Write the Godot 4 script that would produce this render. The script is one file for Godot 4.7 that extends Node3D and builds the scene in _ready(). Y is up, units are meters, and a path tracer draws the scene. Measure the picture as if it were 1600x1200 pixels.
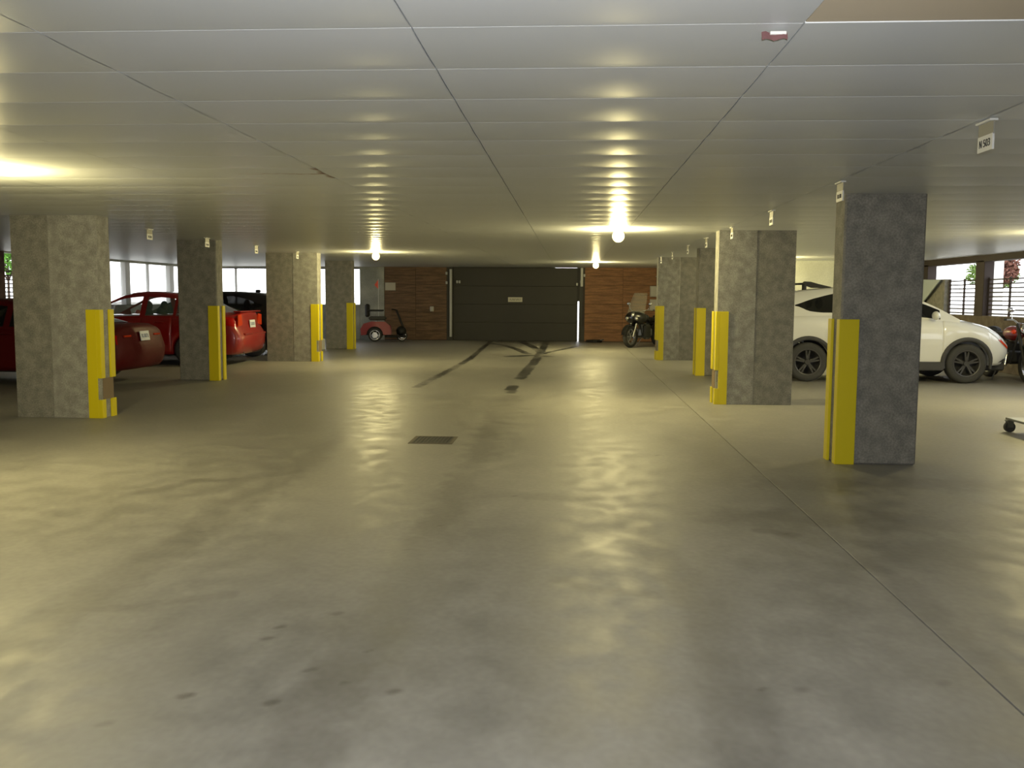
extends Node3D
# Underground parking garage: concrete columns with yellow guards, cars, open side windows.

var M := {}
var used := {}

# ---------------------------------------------------------------- mesh builder
class MB:
	var st := SurfaceTool.new()
	var group := -1
	func _init(smooth := false) -> void:
		st.begin(Mesh.PRIMITIVE_TRIANGLES)
		group = 0 if smooth else -1
		st.set_smooth_group(group)
	func flat() -> void:
		st.set_smooth_group(-1)
	func soft() -> void:
		st.set_smooth_group(group)
	func tri(a: Vector3, b: Vector3, c: Vector3) -> void:   # counter-clockwise seen from outside
		st.set_uv(Vector2(a.x, a.z)); st.add_vertex(a)
		st.set_uv(Vector2(c.x, c.z)); st.add_vertex(c)
		st.set_uv(Vector2(b.x, b.z)); st.add_vertex(b)
	func quad(a: Vector3, b: Vector3, c: Vector3, d: Vector3) -> void:
		tri(a, b, c); tri(a, c, d)
	func out_quad(a: Vector3, b: Vector3, c: Vector3, d: Vector3, centre: Vector3) -> void:
		var n := (b - a).cross(c - a)
		if n.dot((a + b + c + d) / 4.0 - centre) < 0.0: quad(d, c, b, a)
		else: quad(a, b, c, d)
	func out_tri(a: Vector3, b: Vector3, c: Vector3, centre: Vector3) -> void:
		if (b - a).cross(c - a).dot((a + b + c) / 3.0 - centre) < 0.0: tri(c, b, a)
		else: tri(a, b, c)
	func box(c: Vector3, s: Vector3, bev := 0.0, xf := Transform3D.IDENTITY) -> MB:
		var h := s / 2.0
		var o := xf * c
		if bev <= 0.0:
			var p := []
			for i in 8:
				p.append(xf * (c + Vector3(h.x if i & 1 else -h.x, h.y if i & 2 else -h.y, h.z if i & 4 else -h.z)))
			for f in [[0, 1, 3, 2], [4, 5, 7, 6], [0, 1, 5, 4], [2, 3, 7, 6], [0, 2, 6, 4], [1, 3, 7, 5]]:
				out_quad(p[f[0]], p[f[1]], p[f[2]], p[f[3]], o)
			return self
		var k := Vector3(h.x - bev, h.y - bev, h.z - bev)
		var P := func(sg: Vector3, ax: int) -> Vector3:
			var v := Vector3(k.x * sg.x, k.y * sg.y, k.z * sg.z)
			v[ax] = h[ax] * sg[ax]
			return xf * (c + v)
		for ax in 3:
			var u := (ax + 1) % 3
			var w := (ax + 2) % 3
			for s1 in [-1.0, 1.0]:
				var q := []
				for e in [[-1.0, -1.0], [1.0, -1.0], [1.0, 1.0], [-1.0, 1.0]]:
					var sg := Vector3.ONE
					sg[ax] = s1; sg[u] = e[0]; sg[w] = e[1]
					q.append(P.call(sg, ax))
				out_quad(q[0], q[1], q[2], q[3], o)
			for s1 in [-1.0, 1.0]:
				for s2 in [-1.0, 1.0]:
					var a := Vector3.ONE
					a[u] = s1; a[w] = s2; a[ax] = -1.0
					var b := a
					b[ax] = 1.0
					out_quad(P.call(a, u), P.call(b, u), P.call(b, w), P.call(a, w), o)
		for i in 8:
			var sg := Vector3(1.0 if i & 1 else -1.0, 1.0 if i & 2 else -1.0, 1.0 if i & 4 else -1.0)
			out_tri(P.call(sg, 0), P.call(sg, 1), P.call(sg, 2), o)
		return self
	func bar(lo: Vector3, hi: Vector3, bev := 0.0) -> MB:
		return box((lo + hi) / 2.0, (hi - lo).abs(), bev)
	# rows of points; each row has the same number of points
	func grid(rows: Array, flip := false) -> MB:
		for i in rows.size() - 1:
			for j in rows[i].size() - 1:
				var a: Vector3 = rows[i][j]
				var b: Vector3 = rows[i][j + 1]
				var c: Vector3 = rows[i + 1][j + 1]
				var d: Vector3 = rows[i + 1][j]
				if flip: quad(d, c, b, a)
				else: quad(a, b, c, d)
		return self
	func cyl(a: Vector3, b: Vector3, r0: float, r1 := -1.0, n := 10, caps := true) -> MB:
		if r1 < 0.0: r1 = r0
		var d := (b - a).normalized()
		var u := d.cross(Vector3.UP if absf(d.y) < 0.9 else Vector3.RIGHT).normalized()
		var v := d.cross(u)
		for i in n:
			var t0 := TAU * i / n
			var t1 := TAU * (i + 1) / n
			var e0 := u * cos(t0) + v * sin(t0)
			var e1 := u * cos(t1) + v * sin(t1)
			quad(a + e0 * r0, a + e1 * r0, b + e1 * r1, b + e0 * r1)
			if caps:
				flat()
				tri(a, a + e1 * r0, a + e0 * r0)
				tri(b, b + e0 * r1, b + e1 * r1)
				soft()
		return self
	func tube(path: Array, r: float, n := 8) -> MB:
		for i in path.size() - 1: cyl(path[i], path[i + 1], r, r, n, true)
		return self
	# profile of (radius, height) turned about the local y axis
	func lathe(prof: Array, n: int, xf := Transform3D.IDENTITY) -> MB:
		for i in n:
			var t0 := TAU * i / n
			var t1 := TAU * (i + 1) / n
			for j in prof.size() - 1:
				var p: Vector2 = prof[j]
				var q: Vector2 = prof[j + 1]
				var a := xf * Vector3(p.x * cos(t0), p.y, p.x * sin(t0))
				var b := xf * Vector3(p.x * cos(t1), p.y, p.x * sin(t1))
				var c := xf * Vector3(q.x * cos(t1), q.y, q.x * sin(t1))
				var d := xf * Vector3(q.x * cos(t0), q.y, q.x * sin(t0))
				if p.x > 0.0001: tri(a, c, b)
				if q.x > 0.0001: tri(a, d, c)
		return self
	# polygon in the xy plane pushed from z0 to z1
	func prism(poly: PackedVector2Array, z0: float, z1: float, xf := Transform3D.IDENTITY) -> MB:
		var P := poly
		if Geometry2D.is_polygon_clockwise(P): P.reverse()
		var idx := Geometry2D.triangulate_polygon(P)
		for k in range(0, idx.size(), 3):
			var a := P[idx[k]]
			var b := P[idx[k + 1]]
			var c := P[idx[k + 2]]
			if (b - a).cross(c - a) < 0.0:
				var t := b
				b = c
				c = t
			tri(xf * Vector3(a.x, a.y, z1), xf * Vector3(b.x, b.y, z1), xf * Vector3(c.x, c.y, z1))
			tri(xf * Vector3(a.x, a.y, z0), xf * Vector3(c.x, c.y, z0), xf * Vector3(b.x, b.y, z0))
		for k in P.size():
			var a := P[k]
			var b := P[(k + 1) % P.size()]
			quad(xf * Vector3(a.x, a.y, z0), xf * Vector3(b.x, b.y, z0), xf * Vector3(b.x, b.y, z1), xf * Vector3(a.x, a.y, z1))
		return self
	func ball(c: Vector3, r: Vector3, n := 12, m := 8) -> MB:
		var prof := []
		for j in m + 1:
			var t := PI * j / m - PI / 2
			prof.append(Vector2(maxf(cos(t), 0.0), sin(t)))
		return lathe(prof, n, Transform3D(Basis.from_scale(r), c))
	func mesh() -> ArrayMesh:
		st.generate_normals()
		return st.commit()

# ---------------------------------------------------------------- scene helpers
func numbered(called: String) -> String:
	var n: int = used.get(called, 0)
	used[called] = n + 1
	return called if n == 0 else "%s_%03d" % [called, n]

func tag(o: Node, label: String, category: String, group := "") -> Node:
	o.set_meta("label", label)
	o.set_meta("category", category)
	if group: o.set_meta("group", group)
	return o

func thing(called: String, label: String, category: String, at := Vector3.ZERO, turn := 0.0, group := "") -> Node3D:
	var o := Node3D.new()
	o.name = numbered(called)
	add_child(o)
	o.position = at
	o.rotation.y = turn
	tag(o, label, category, group)
	return o

func structure(called: String, at := Vector3.ZERO) -> Node3D:
	var o := Node3D.new()
	o.name = called
	add_child(o)
	o.position = at
	o.set_meta("kind", "structure")
	return o

func part(called: String, mesh: Mesh, mat: Material, parent: Node, label := "") -> MeshInstance3D:
	var o := MeshInstance3D.new()
	o.mesh = mesh
	o.material_override = mat
	if parent == self:
		o.name = numbered(called)
	else:
		o.name = called
	parent.add_child(o, true)
	if label: o.set_meta("label", label)
	return o

func mat(c: Color, rough := 0.8, metal := 0.0) -> StandardMaterial3D:
	var m := StandardMaterial3D.new()
	m.albedo_color = c
	m.roughness = rough
	m.metallic = metal
	return m

func glass(c: Color, alpha: float) -> StandardMaterial3D:
	var m := mat(Color(c.r, c.g, c.b, alpha), 0.03)
	m.transparency = BaseMaterial3D.TRANSPARENCY_ALPHA
	return m

func noise_bytes(sd: int, size: int, freq: float, oct := 4) -> PackedByteArray:
	var n := FastNoiseLite.new()
	n.seed = sd
	n.noise_type = FastNoiseLite.TYPE_SIMPLEX_SMOOTH
	n.frequency = freq
	n.fractal_octaves = oct
	var im := n.get_seamless_image(size, size)
	im.convert(Image.FORMAT_L8)
	return im.get_data()

# mottled colour: two colours blended by coarse noise, plus fine grain
func mottle(sd: int, a: Color, b: Color, freq := 0.01, grain := 0.08, size := 512, power := 1.0) -> ImageTexture:
	var n1 := noise_bytes(sd, size, freq, 4)
	var n2 := noise_bytes(sd + 7, size, 0.15, 3)
	var d := PackedByteArray()
	d.resize(size * size * 3)
	for i in size * size:
		var t := pow(n1[i] / 255.0, power)
		t = clampf((t - 0.5) * 1.5 + 0.5, 0.0, 1.0)
		var g := 1.0 + (n2[i] / 255.0 - 0.5) * 2.0 * grain
		d[i * 3] = clampi(int((a.r + (b.r - a.r) * t) * g * 255.0), 0, 255)
		d[i * 3 + 1] = clampi(int((a.g + (b.g - a.g) * t) * g * 255.0), 0, 255)
		d[i * 3 + 2] = clampi(int((a.b + (b.b - a.b) * t) * g * 255.0), 0, 255)
	return ImageTexture.create_from_image(Image.create_from_data(size, size, false, Image.FORMAT_RGB8, d))

func tri_mat(tex: Texture2D, scale: float, rough := 0.85, world := true) -> StandardMaterial3D:
	var m := mat(Color.WHITE, rough)
	m.albedo_texture = tex
	m.uv1_triplanar = true
	m.uv1_world_triplanar = world
	m.uv1_scale = Vector3.ONE * scale
	return m

func paint(c: Color, rough := 0.35) -> StandardMaterial3D:
	var m := mat(c, rough)
	m.clearcoat_enabled = true
	m.clearcoat = 1.0
	m.clearcoat_roughness = 0.06
	return m

func lamp_light(at: Vector3, energy: float, col: Color, parent: Node) -> void:
	var l := OmniLight3D.new()
	l.name = "bulb_light"
	l.light_color = col
	l.light_energy = energy
	l.light_size = 0.07
	l.omni_range = 60.0
	l.omni_attenuation = 2.0
	l.shadow_enabled = true
	parent.add_child(l)
	l.position = at

func cy(z: float) -> float:   # ceiling height at depth z (z is negative into the garage); the slab rises a little to the back
	return 2.215 - 0.0045 * z

const LAMP_COLOR := Color(1.0, 0.93, 0.66)
const LAMP_ENERGY := 4.5
const FLASH_ENERGY := 13.0
const SKY_ENERGY := 1.9

# ---------------------------------------------------------------- main
func _ready() -> void:
	# camera
	var cam := Camera3D.new()
	cam.name = "camera"
	add_child(cam)
	var yaw := deg_to_rad(3.6202)
	var pitch := deg_to_rad(5.3033)
	var roll := deg_to_rad(0.37)
	var fwd := Vector3(-sin(yaw) * cos(pitch), -sin(pitch), -cos(yaw) * cos(pitch))
	var right := Vector3(cos(yaw), 0, -sin(yaw))
	var up := right.cross(fwd)
	cam.basis = Basis(right * cos(roll) + up * sin(roll), up * cos(roll) - right * sin(roll), -fwd)
	cam.position = Vector3(0, 1.38, 0)
	cam.fov = rad_to_deg(2.0 * atan(600.0 / 1450.0))
	cam.near = 0.05
	cam.far = 300.0
	cam.current = true
	# overcast sky
	var env := Environment.new()
	env.background_mode = Environment.BG_SKY
	var sky := Sky.new()
	var sm := ProceduralSkyMaterial.new()
	sm.sky_top_color = Color(0.90, 0.91, 0.92)
	sm.sky_horizon_color = Color(0.95, 0.96, 0.97)
	sm.ground_horizon_color = Color(0.95, 0.96, 0.97)
	sm.ground_bottom_color = Color(0.55, 0.55, 0.53)
	sm.sky_energy_multiplier = SKY_ENERGY
	sm.ground_energy_multiplier = SKY_ENERGY
	sky.sky_material = sm
	env.sky = sky
	env.ambient_light_source = Environment.AMBIENT_SOURCE_DISABLED
	env.tonemap_mode = Environment.TONE_MAPPER_LINEAR
	env.tonemap_exposure = 1.0
	env.sdfgi_enabled = true
	env.ssao_enabled = true
	env.ssil_enabled = true
	var we := WorldEnvironment.new()
	we.name = "world_environment"
	we.environment = env
	add_child(we)

	# the photographer's flash, just above the lens
	var fl := SpotLight3D.new()
	fl.name = "camera_flash"
	fl.light_color = Color(1.0, 1.0, 1.0)
	fl.light_energy = FLASH_ENERGY
	fl.light_size = 0.02
	fl.spot_range = 60.0
	fl.spot_attenuation = 2.0
	fl.spot_angle = 47.0
	fl.spot_angle_attenuation = 0.8
	fl.shadow_enabled = true
	add_child(fl)
	fl.basis = cam.basis
	fl.position = Vector3(0.03, 1.45, 0.0)

	make_materials()
	build_floor()
	build_ceiling()
	build_walls()
	build_outside()
	build_columns()
	build_lamps()
	build_cars()
	build_bikes()
	build_small()

func make_materials() -> void:
	M.column = tri_mat(mottle(11, Color(0.475, 0.47, 0.445), Color(0.565, 0.555, 0.52), 0.02, 0.14), 0.6, 0.85)
	M.column_light = tri_mat(mottle(12, Color(0.53, 0.525, 0.50), Color(0.64, 0.635, 0.605), 0.02, 0.12), 0.6, 0.85)
	M.wall = tri_mat(mottle(13, Color(0.55, 0.56, 0.53), Color(0.68, 0.68, 0.64), 0.008, 0.06), 0.3, 0.85)
	M.wall_pale = tri_mat(mottle(14, Color(0.74, 0.75, 0.70), Color(0.82, 0.83, 0.78), 0.008, 0.04), 0.3, 0.8)
	M.ceiling = mat(Color(0.865, 0.88, 0.895), 0.36)
	M.ceiling.metallic_specular = 0.38
	M.ceiling_b = mat(Color(0.855, 0.87, 0.88), 0.38)
	M.ceiling_b.metallic_specular = 0.38
	M.backing = mat(Color(0.20, 0.19, 0.18), 0.9)
	M.tan = mat(Color(0.82, 0.765, 0.67), 0.7)
	M.yellow = mat(Color(0.86, 0.79, 0.05), 0.45)
	M.steel = mat(Color(0.62, 0.63, 0.62), 0.35, 0.9)
	M.galv = mat(Color(0.66, 0.67, 0.66), 0.5, 0.3)
	M.dark_frame = mat(Color(0.23, 0.19, 0.18), 0.7)
	M.frame_pale = mat(Color(0.80, 0.80, 0.80), 0.6)
	M.black = mat(Color(0.10, 0.10, 0.10), 0.6)
	M.black_gloss = paint(Color(0.02, 0.02, 0.022), 0.3)
	M.rubber = mat(Color(0.24, 0.24, 0.235), 0.85)
	M.dark_rim = mat(Color(0.34, 0.34, 0.34), 0.35, 0.6)
	M.silver_rim = mat(Color(0.75, 0.75, 0.76), 0.25, 0.9)
	M.chrome = mat(Color(0.9, 0.9, 0.9), 0.08, 1.0)
	M.white_plastic = mat(Color(0.86, 0.86, 0.84), 0.5)
	M.door = mat(Color(0.20, 0.195, 0.175), 0.6)
	M.wood = []
	for k in 3:
		M.wood.append(tri_mat(mottle(30 + k, Color(0.33, 0.25, 0.175), Color(0.46, 0.35, 0.25), 0.02, 0.12, 256), 0.8, 0.65))
	for m in M.wood: m.uv1_scale = Vector3(0.25, 2.5, 0.25)
	M.wood_lamplit = []  # same planks, with the lamplight on the right wall put into the colour
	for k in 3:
		M.wood_lamplit.append(tri_mat(mottle(40 + k, Color(0.48, 0.34, 0.225), Color(0.62, 0.44, 0.29), 0.02, 0.12, 256), 0.8, 0.65))
	for m in M.wood_lamplit: m.uv1_scale = Vector3(0.25, 2.5, 0.25)
	M.pane = glass(Color(0.95, 0.97, 0.97), 0.06)
	M.car_glass = glass(Color(0.45, 0.62, 0.56), 0.25)
	M.dark_glass = glass(Color(0.02, 0.025, 0.025), 0.9)
	M.red = paint(Color(0.60, 0.035, 0.045))
	M.red_orange = paint(Color(0.60, 0.055, 0.055))
	M.maroon = mat(Color(0.34, 0.04, 0.055), 0.5)
	M.maroon.metallic_specular = 0.35
	M.white_paint = paint(Color(0.88, 0.885, 0.87))
	M.cladding = mat(Color(0.25, 0.25, 0.255), 0.75)
	M.lens_red = mat(Color(0.70, 0.03, 0.03), 0.1)
	M.lens_orange = mat(Color(0.80, 0.24, 0.10), 0.15)
	M.lens_clear = mat(Color(0.82, 0.84, 0.85), 0.12)
	M.seat = mat(Color(0.16, 0.16, 0.165), 0.9)
	M.ground = tri_mat(mottle(15, Color(0.70, 0.69, 0.66), Color(0.80, 0.79, 0.76), 0.01, 0.06, 256), 0.3, 0.9)

# ---------------------------------------------------------------- floor
const FX0 := -12.2
const FX1 := 8.5
const FZ0 := 5.0
const FZ1 := -30.0

var fw := 1536
var fh := 2048
var stain_and_shade := PackedFloat32Array()
var wet := PackedFloat32Array()

func stroke(buf: PackedFloat32Array, path: Array, w: float, amount: float, soft: float, n: FastNoiseLite) -> void:
	var sx := fw / (FX1 - FX0)
	var sz := fh / (FZ0 - FZ1)
	for k in path.size() - 1:
		var a := Vector2(path[k][0], path[k][1])
		var b := Vector2(path[k + 1][0], path[k + 1][1])
		var r := w + soft
		var x0 := clampi(int((minf(a.x, b.x) - r - FX0) * sx), 0, fw - 1)
		var x1 := clampi(int((maxf(a.x, b.x) + r - FX0) * sx), 0, fw - 1)
		var y0 := clampi(int((FZ0 - maxf(a.y, b.y) - r) * sz), 0, fh - 1)
		var y1 := clampi(int((FZ0 - minf(a.y, b.y) + r) * sz), 0, fh - 1)
		for y in range(y0, y1 + 1):
			for x in range(x0, x1 + 1):
				var p := Vector2(FX0 + x / sx, FZ0 - y / sz)
				var q := Geometry2D.get_closest_point_to_segment(p, a, b)
				var nz := n.get_noise_2d(x * 3.0, y * 3.0)
				var dd := p.distance_to(q) + nz * (soft * 0.8 + w * 0.12)
				if dd < r:
					var v := amount * clampf((r - dd) / maxf(soft, 0.005), 0.0, 1.0)
					v *= clampf(0.75 + n.get_noise_2d(x * 0.9 + 500.0, y * 0.35) * 0.9, 0.25, 1.0)
					var i := y * fw + x
					buf[i] = maxf(buf[i], v)

func build_floor() -> void:
	stain_and_shade.resize(fw * fh)
	wet.resize(fw * fh)
	var n := FastNoiseLite.new()
	n.seed = 5
	n.frequency = 0.02
	n.fractal_octaves = 3
	# wet tyre tracks running in from the overhead door
	var wl := [[-2.55, -29.5], [-2.42, -25.0], [-2.28, -20.8], [-2.3, -17.75], [-2.35, -15.6], [-2.37, -14.1]]
	var wr := [[-0.78, -29.6], [-0.77, -24.4], [-0.79, -20.4], [-0.83, -18.0], [-0.88, -15.8]]
	stroke(wet, wl, 0.055, 1.0, 0.03, n)
	stroke(wet, wr, 0.085, 1.0, 0.03, n)
	stroke(wet, [[-0.9, -14.5], [-0.91, -13.9]], 0.08, 1.0, 0.02, n)
	stroke(wet, [[-0.87, -13.8], [-0.88, -13.4]], 0.05, 0.5, 0.04, n)
	stroke(wet, [[-2.54, -28.3], [-2.01, -27.2], [-1.5, -25.2], [-1.06, -22.9]], 0.09, 0.95, 0.03, n)
	stroke(wet, [[-2.3, -29.0], [-1.56, -29.2], [-1.09, -26.3], [-0.7, -23.0]], 0.09, 0.9, 0.03, n)
	stroke(wet, [[-1.42, -21.9], [-1.1, -22.2], [-0.8, -22.4], [-0.54, -22.0]], 0.16, 0.95, 0.05, n)
	stroke(wet, [[-0.67, -23.3], [-0.37, -24.5], [0.24, -27.2]], 0.05, 0.8, 0.04, n)
	stroke(wet, [[-2.7, -29.4], [-0.6, -29.4]], 0.12, 0.8, 0.08, n)
	# dry tyre lanes and drips, plus painted shade bands on the right
	stroke(stain_and_shade, [[-0.86, -13.0], [-0.8, -8.4], [-0.79, -6.0], [-0.79, -4.5], [-0.81, -3.5], [-0.83, -2.0]], 0.075, 0.36, 0.12, n)
	stroke(stain_and_shade, [[-2.3, -13.0], [-2.22, -7.5], [-2.2, -5.2], [-2.2, -2.5]], 0.07, 0.26, 0.13, n)
	stroke(stain_and_shade, [[0.30, -5.9], [0.43, -5.2], [0.54, -4.7], [0.61, -4.1], [0.61, -3.6], [0.57, -2.9], [0.5, -2.4]], 0.085, 0.26, 0.07, n)
	stroke(stain_and_shade, [[-0.02, -4.44], [0.1, -4.31], [0.22, -4.3], [0.37, -4.26]], 0.03, 0.30, 0.05, n)
	stroke(stain_and_shade, [[1.15, -5.53], [1.28, -5.45]], 0.03, 0.4, 0.06, n)
	stroke(stain_and_shade, [[-3.02, -6.24], [-2.9, -6.43], [-2.77, -6.68], [-2.3, -6.8]], 0.03, 0.3, 0.08, n)
	stroke(stain_and_shade, [[-2.3, -3.8], [-1.95, -3.89], [-1.79, -3.99], [-1.6, -4.1]], 0.02, 0.35, 0.05, n)
	stroke(stain_and_shade, [[-0.9, -6.35], [-0.3, -6.4], [0.1, -6.3]], 0.05, 0.25, 0.1, n)
	stroke(stain_and_shade, [[1.6, -7.0], [3.6, -7.15], [5.0, -7.1]], 0.1, 0.35, 0.22, n)  # shade between the right windows, painted as a dark band
	stroke(stain_and_shade, [[1.0, -5.85], [2.6, -5.8], [4.4, -5.9]], 0.1, 0.30, 0.25, n)  # another painted shade band from the right side openings
	stroke(stain_and_shade, [[1.9, -5.1], [3.3, -5.1]], 0.12, 0.28, 0.25, n)  # nearest and shortest of the painted shade bands
	stroke(stain_and_shade, [[1.6, -3.1], [1.6, -5.0]], 0.01, 0.4, 0.10, n)
	for s in [[-1.22, -3.69], [-0.79, -5.48], [-2.17, -5.2], [-0.79, -3.46], [-0.97, -3.26], [-1.23, -3.56], [-0.81, -3.16], [0.82, -3.23], [0.68, -3.22], [1.27, -5.46], [-1.02, -2.98], [-1.51, -2.78], [-1.33, -3.01], [-1.02, -3.88], [-0.9, -4.93], [-0.72, -4.47], [0.76, -8.17], [-0.4, -6.36], [1.34, -3.32], [-0.62, -3.1]]:
		stroke(stain_and_shade, [s, [s[0] + 0.02, s[1] - 0.015]], 0.006, 0.75, 0.022, n)
	var n1 := noise_bytes(41, 512, 0.006, 4)
	var n2 := noise_bytes(42, 512, 0.05, 4)
	var n3 := noise_bytes(43, 512, 0.3, 2)
	var d := PackedByteArray()
	d.resize(fw * fh * 3)
	var ro := PackedByteArray()
	ro.resize(fw * fh)
	for y in fh:
		for x in fw:
			var i := y * fw + x
			var a := n1[(y >> 1) % 512 * 512 + (x * 2 / 3) % 512] / 255.0
			var b := n2[(y % 512) * 512 + (x % 512)] / 255.0
			var c := n3[(y % 512) * 512 + (x % 512)] / 255.0
			var t := 0.572 + (a - 0.5) * 0.13 + (b - 0.5) * 0.085 + (c - 0.5) * 0.05
			var s := stain_and_shade[i]
			var w := wet[i]
			t *= 1.0 - s * 0.34
			t *= 1.0 - w * 0.74
			d[i * 3] = int(clampf(t, 0.0, 1.0) * 255.0)
			d[i * 3 + 1] = int(clampf(t * 0.985 - s * 0.006, 0.0, 1.0) * 255.0)
			d[i * 3 + 2] = int(clampf(t * 0.935 - s * 0.008, 0.0, 1.0) * 255.0)
			ro[i] = int(clampf(0.50 + (b - 0.5) * 0.2 + (a - 0.5) * 0.12 - w * 0.10, 0.15, 1.0) * 255.0)
	var m := mat(Color.WHITE, 1.0)
	m.albedo_texture = ImageTexture.create_from_image(Image.create_from_data(fw, fh, false, Image.FORMAT_RGB8, d))
	m.roughness_texture = ImageTexture.create_from_image(Image.create_from_data(fw, fh, false, Image.FORMAT_L8, ro))
	m.roughness_texture_channel = BaseMaterial3D.TEXTURE_CHANNEL_RED
	M.floor = m
	var fl := structure("floor")
	slab(fl, FX0, 1.5255)
	slab(fl, 1.5345, FX1)
	part("subfloor", MB.new().bar(Vector3(FX0, -0.22, FZ1), Vector3(FX1, -0.151, FZ0)).mesh(), M.black, fl)

func slab(fl: Node3D, x0: float, x1: float) -> void:
	var st := SurfaceTool.new()
	st.begin(Mesh.PRIMITIVE_TRIANGLES)
	st.set_smooth_group(-1)
	var b := 0.0015
	var q := func(p: Array) -> void:
		for k in [0, 2, 1, 0, 3, 2]:
			var v: Vector3 = p[k]
			st.set_uv(Vector2((v.x - FX0) / (FX1 - FX0), (FZ0 - v.z) / (FZ0 - FZ1)))
			st.add_vertex(v)
	q.call([Vector3(x0 + b, 0, FZ0), Vector3(x1 - b, 0, FZ0), Vector3(x1 - b, 0, FZ1), Vector3(x0 + b, 0, FZ1)])
	q.call([Vector3(x0, -b, FZ0), Vector3(x0 + b, 0, FZ0), Vector3(x0 + b, 0, FZ1), Vector3(x0, -b, FZ1)])
	q.call([Vector3(x1 - b, 0, FZ0), Vector3(x1, -b, FZ0), Vector3(x1, -b, FZ1), Vector3(x1 - b, 0, FZ1)])
	q.call([Vector3(x0, -0.15, FZ0), Vector3(x0, -b, FZ0), Vector3(x0, -b, FZ1), Vector3(x0, -0.15, FZ1)])
	q.call([Vector3(x1, -b, FZ0), Vector3(x1, -0.15, FZ0), Vector3(x1, -0.15, FZ1), Vector3(x1, -b, FZ1)])
	q.call([Vector3(x0, -0.15, FZ0), Vector3(x1, -0.15, FZ0), Vector3(x1, 0, FZ0), Vector3(x0, 0, FZ0)])
	st.generate_normals()
	part("slab", st.commit(), M.floor, fl)

# ---------------------------------------------------------------- ceiling
func panel_into(mb: MB, x0: float, x1: float, z0: float, z1: float, sag: float) -> void:
	# z0 nearer (larger), z1 farther; the sheet bellies down between its fixings
	var bot := []
	for k in 7:
		var t := k / 6.0
		var z := z0 + (z1 - z0) * t
		var y := -sag * 4.0 * t * (1.0 - t)
		bot.append([Vector3(x0, y, z), Vector3(x1, y, z)])
	mb.soft()
	mb.grid(bot, true)
	mb.flat()
	mb.quad(Vector3(x0, 0, z0), Vector3(x1, 0, z0), Vector3(x1, 0.012, z0), Vector3(x0, 0.012, z0))
	mb.quad(Vector3(x1, 0, z1), Vector3(x0, 0, z1), Vector3(x0, 0.012, z1), Vector3(x1, 0.012, z1))
	mb.quad(Vector3(x0, 0, z1), Vector3(x0, 0, z0), Vector3(x0, 0.012, z0), Vector3(x0, 0.012, z1))
	mb.quad(Vector3(x1, 0, z0), Vector3(x1, 0, z1), Vector3(x1, 0.012, z1), Vector3(x1, 0.012, z0))
	mb.quad(Vector3(x0, 0.012, z0), Vector3(x1, 0.012, z0), Vector3(x1, 0.012, z1), Vector3(x0, 0.012, z1))

func build_ceiling() -> void:
	var ce := structure("ceiling", Vector3(0, 2.215, 0))
	ce.rotation.x = atan(0.0045)
	part("slab", MB.new().bar(Vector3(-12.6, 0.03, -31.0), Vector3(8.9, 0.30, 5.3)).mesh(), M.backing, ce)
	var W := 1.22
	var D := 0.545
	var gx := 0.005
	var gz := 0.003
	var meshes := []
	for k in 3:
		var mb := MB.new(true)
		panel_into(mb, gx / 2, W - gx / 2, -gz / 2, -D + gz / 2, [0.004, 0.0045, 0.0035][k])
		meshes.append(mb.mesh())
	var rest := MB.new(true)
	# rust streaks on the panel by the leaking joint
	var rim := Image.create(128, 64, false, Image.FORMAT_RGB8)
	var rn := FastNoiseLite.new()
	rn.seed = 3
	rn.frequency = 0.05
	for y in 64:
		for x in 128:
			var base := Color(0.865, 0.88, 0.895)
			var e := clampf(1.0 - absf(y - 31.0 + rn.get_noise_2d(x, 0) * 5.0) / 3.0, 0, 1) * clampf((x - 58.0) / 50.0, 0, 1)
			e = maxf(e, clampf(1.0 - (127.0 - x + rn.get_noise_2d(0, y) * 4.0) / 4.0, 0, 1))
			e *= clampf(0.7 + rn.get_noise_2d(x * 2, y * 2), 0, 1)
			rim.set_pixel(x, y, base.lerp(Color(0.36, 0.17, 0.12), e * 0.9))
	var rust := mat(Color.WHITE, 0.4)
	rust.albedo_texture = ImageTexture.create_from_image(rim)
	rust.uv1_scale = Vector3(1.0 / W, -1.0 / D, 1)
	for c in range(-11, 7):
		var x0 := 0.705 + W * c
		var x1 := x0 + W
		for r in range(-14, 50):
			var z := -3.0 - D * r
			if z < -30.2 or z > 5.0: continue
			if x1 < -12.2 or x0 > 8.5: continue
			# the ends of the building trim the sheets
			var near := z < -2.2 and z > -9.4 and x1 > -0.66 * -z * 0.98 - 0.2 and x0 < 0.53 * -z * 0.98 + 0.2
			if z > -2.99 and c >= 0 and z < -0.9 and c <= 1:
				# sheets missing here: bare plywood further up
				part("bare_board", MB.new().bar(Vector3(x0 + 0.004, 0.003, z - D + 0.0015), Vector3(x1 - 0.004, 0.012, z - 0.0015)).mesh(), M.tan, ce, "bare tan plywood where ceiling sheets are missing")
				continue
			if near:
				var o := part("panel", meshes[posmod(c * 7 + r * 3, 3)], M.ceiling if posmod(c * 5 + r * 11, 7) > 2 else M.ceiling_b, ce)
				o.position = Vector3(x0, 0, z)
				if c == -3 and r == 6:
					o.material_override = rust
					o.set_meta("label", "white ceiling sheet with a rust streak along its joint")
			else:
				panel_into(rest, maxf(x0 + gx / 2, -12.2), minf(x1 - gx / 2, 8.5), z - gz / 2, maxf(z - D + gz / 2, -30.0), 0.004)
	var o := part("far_panels", rest.mesh(), M.ceiling, ce)
	o.set_meta("kind", "stuff")

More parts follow.
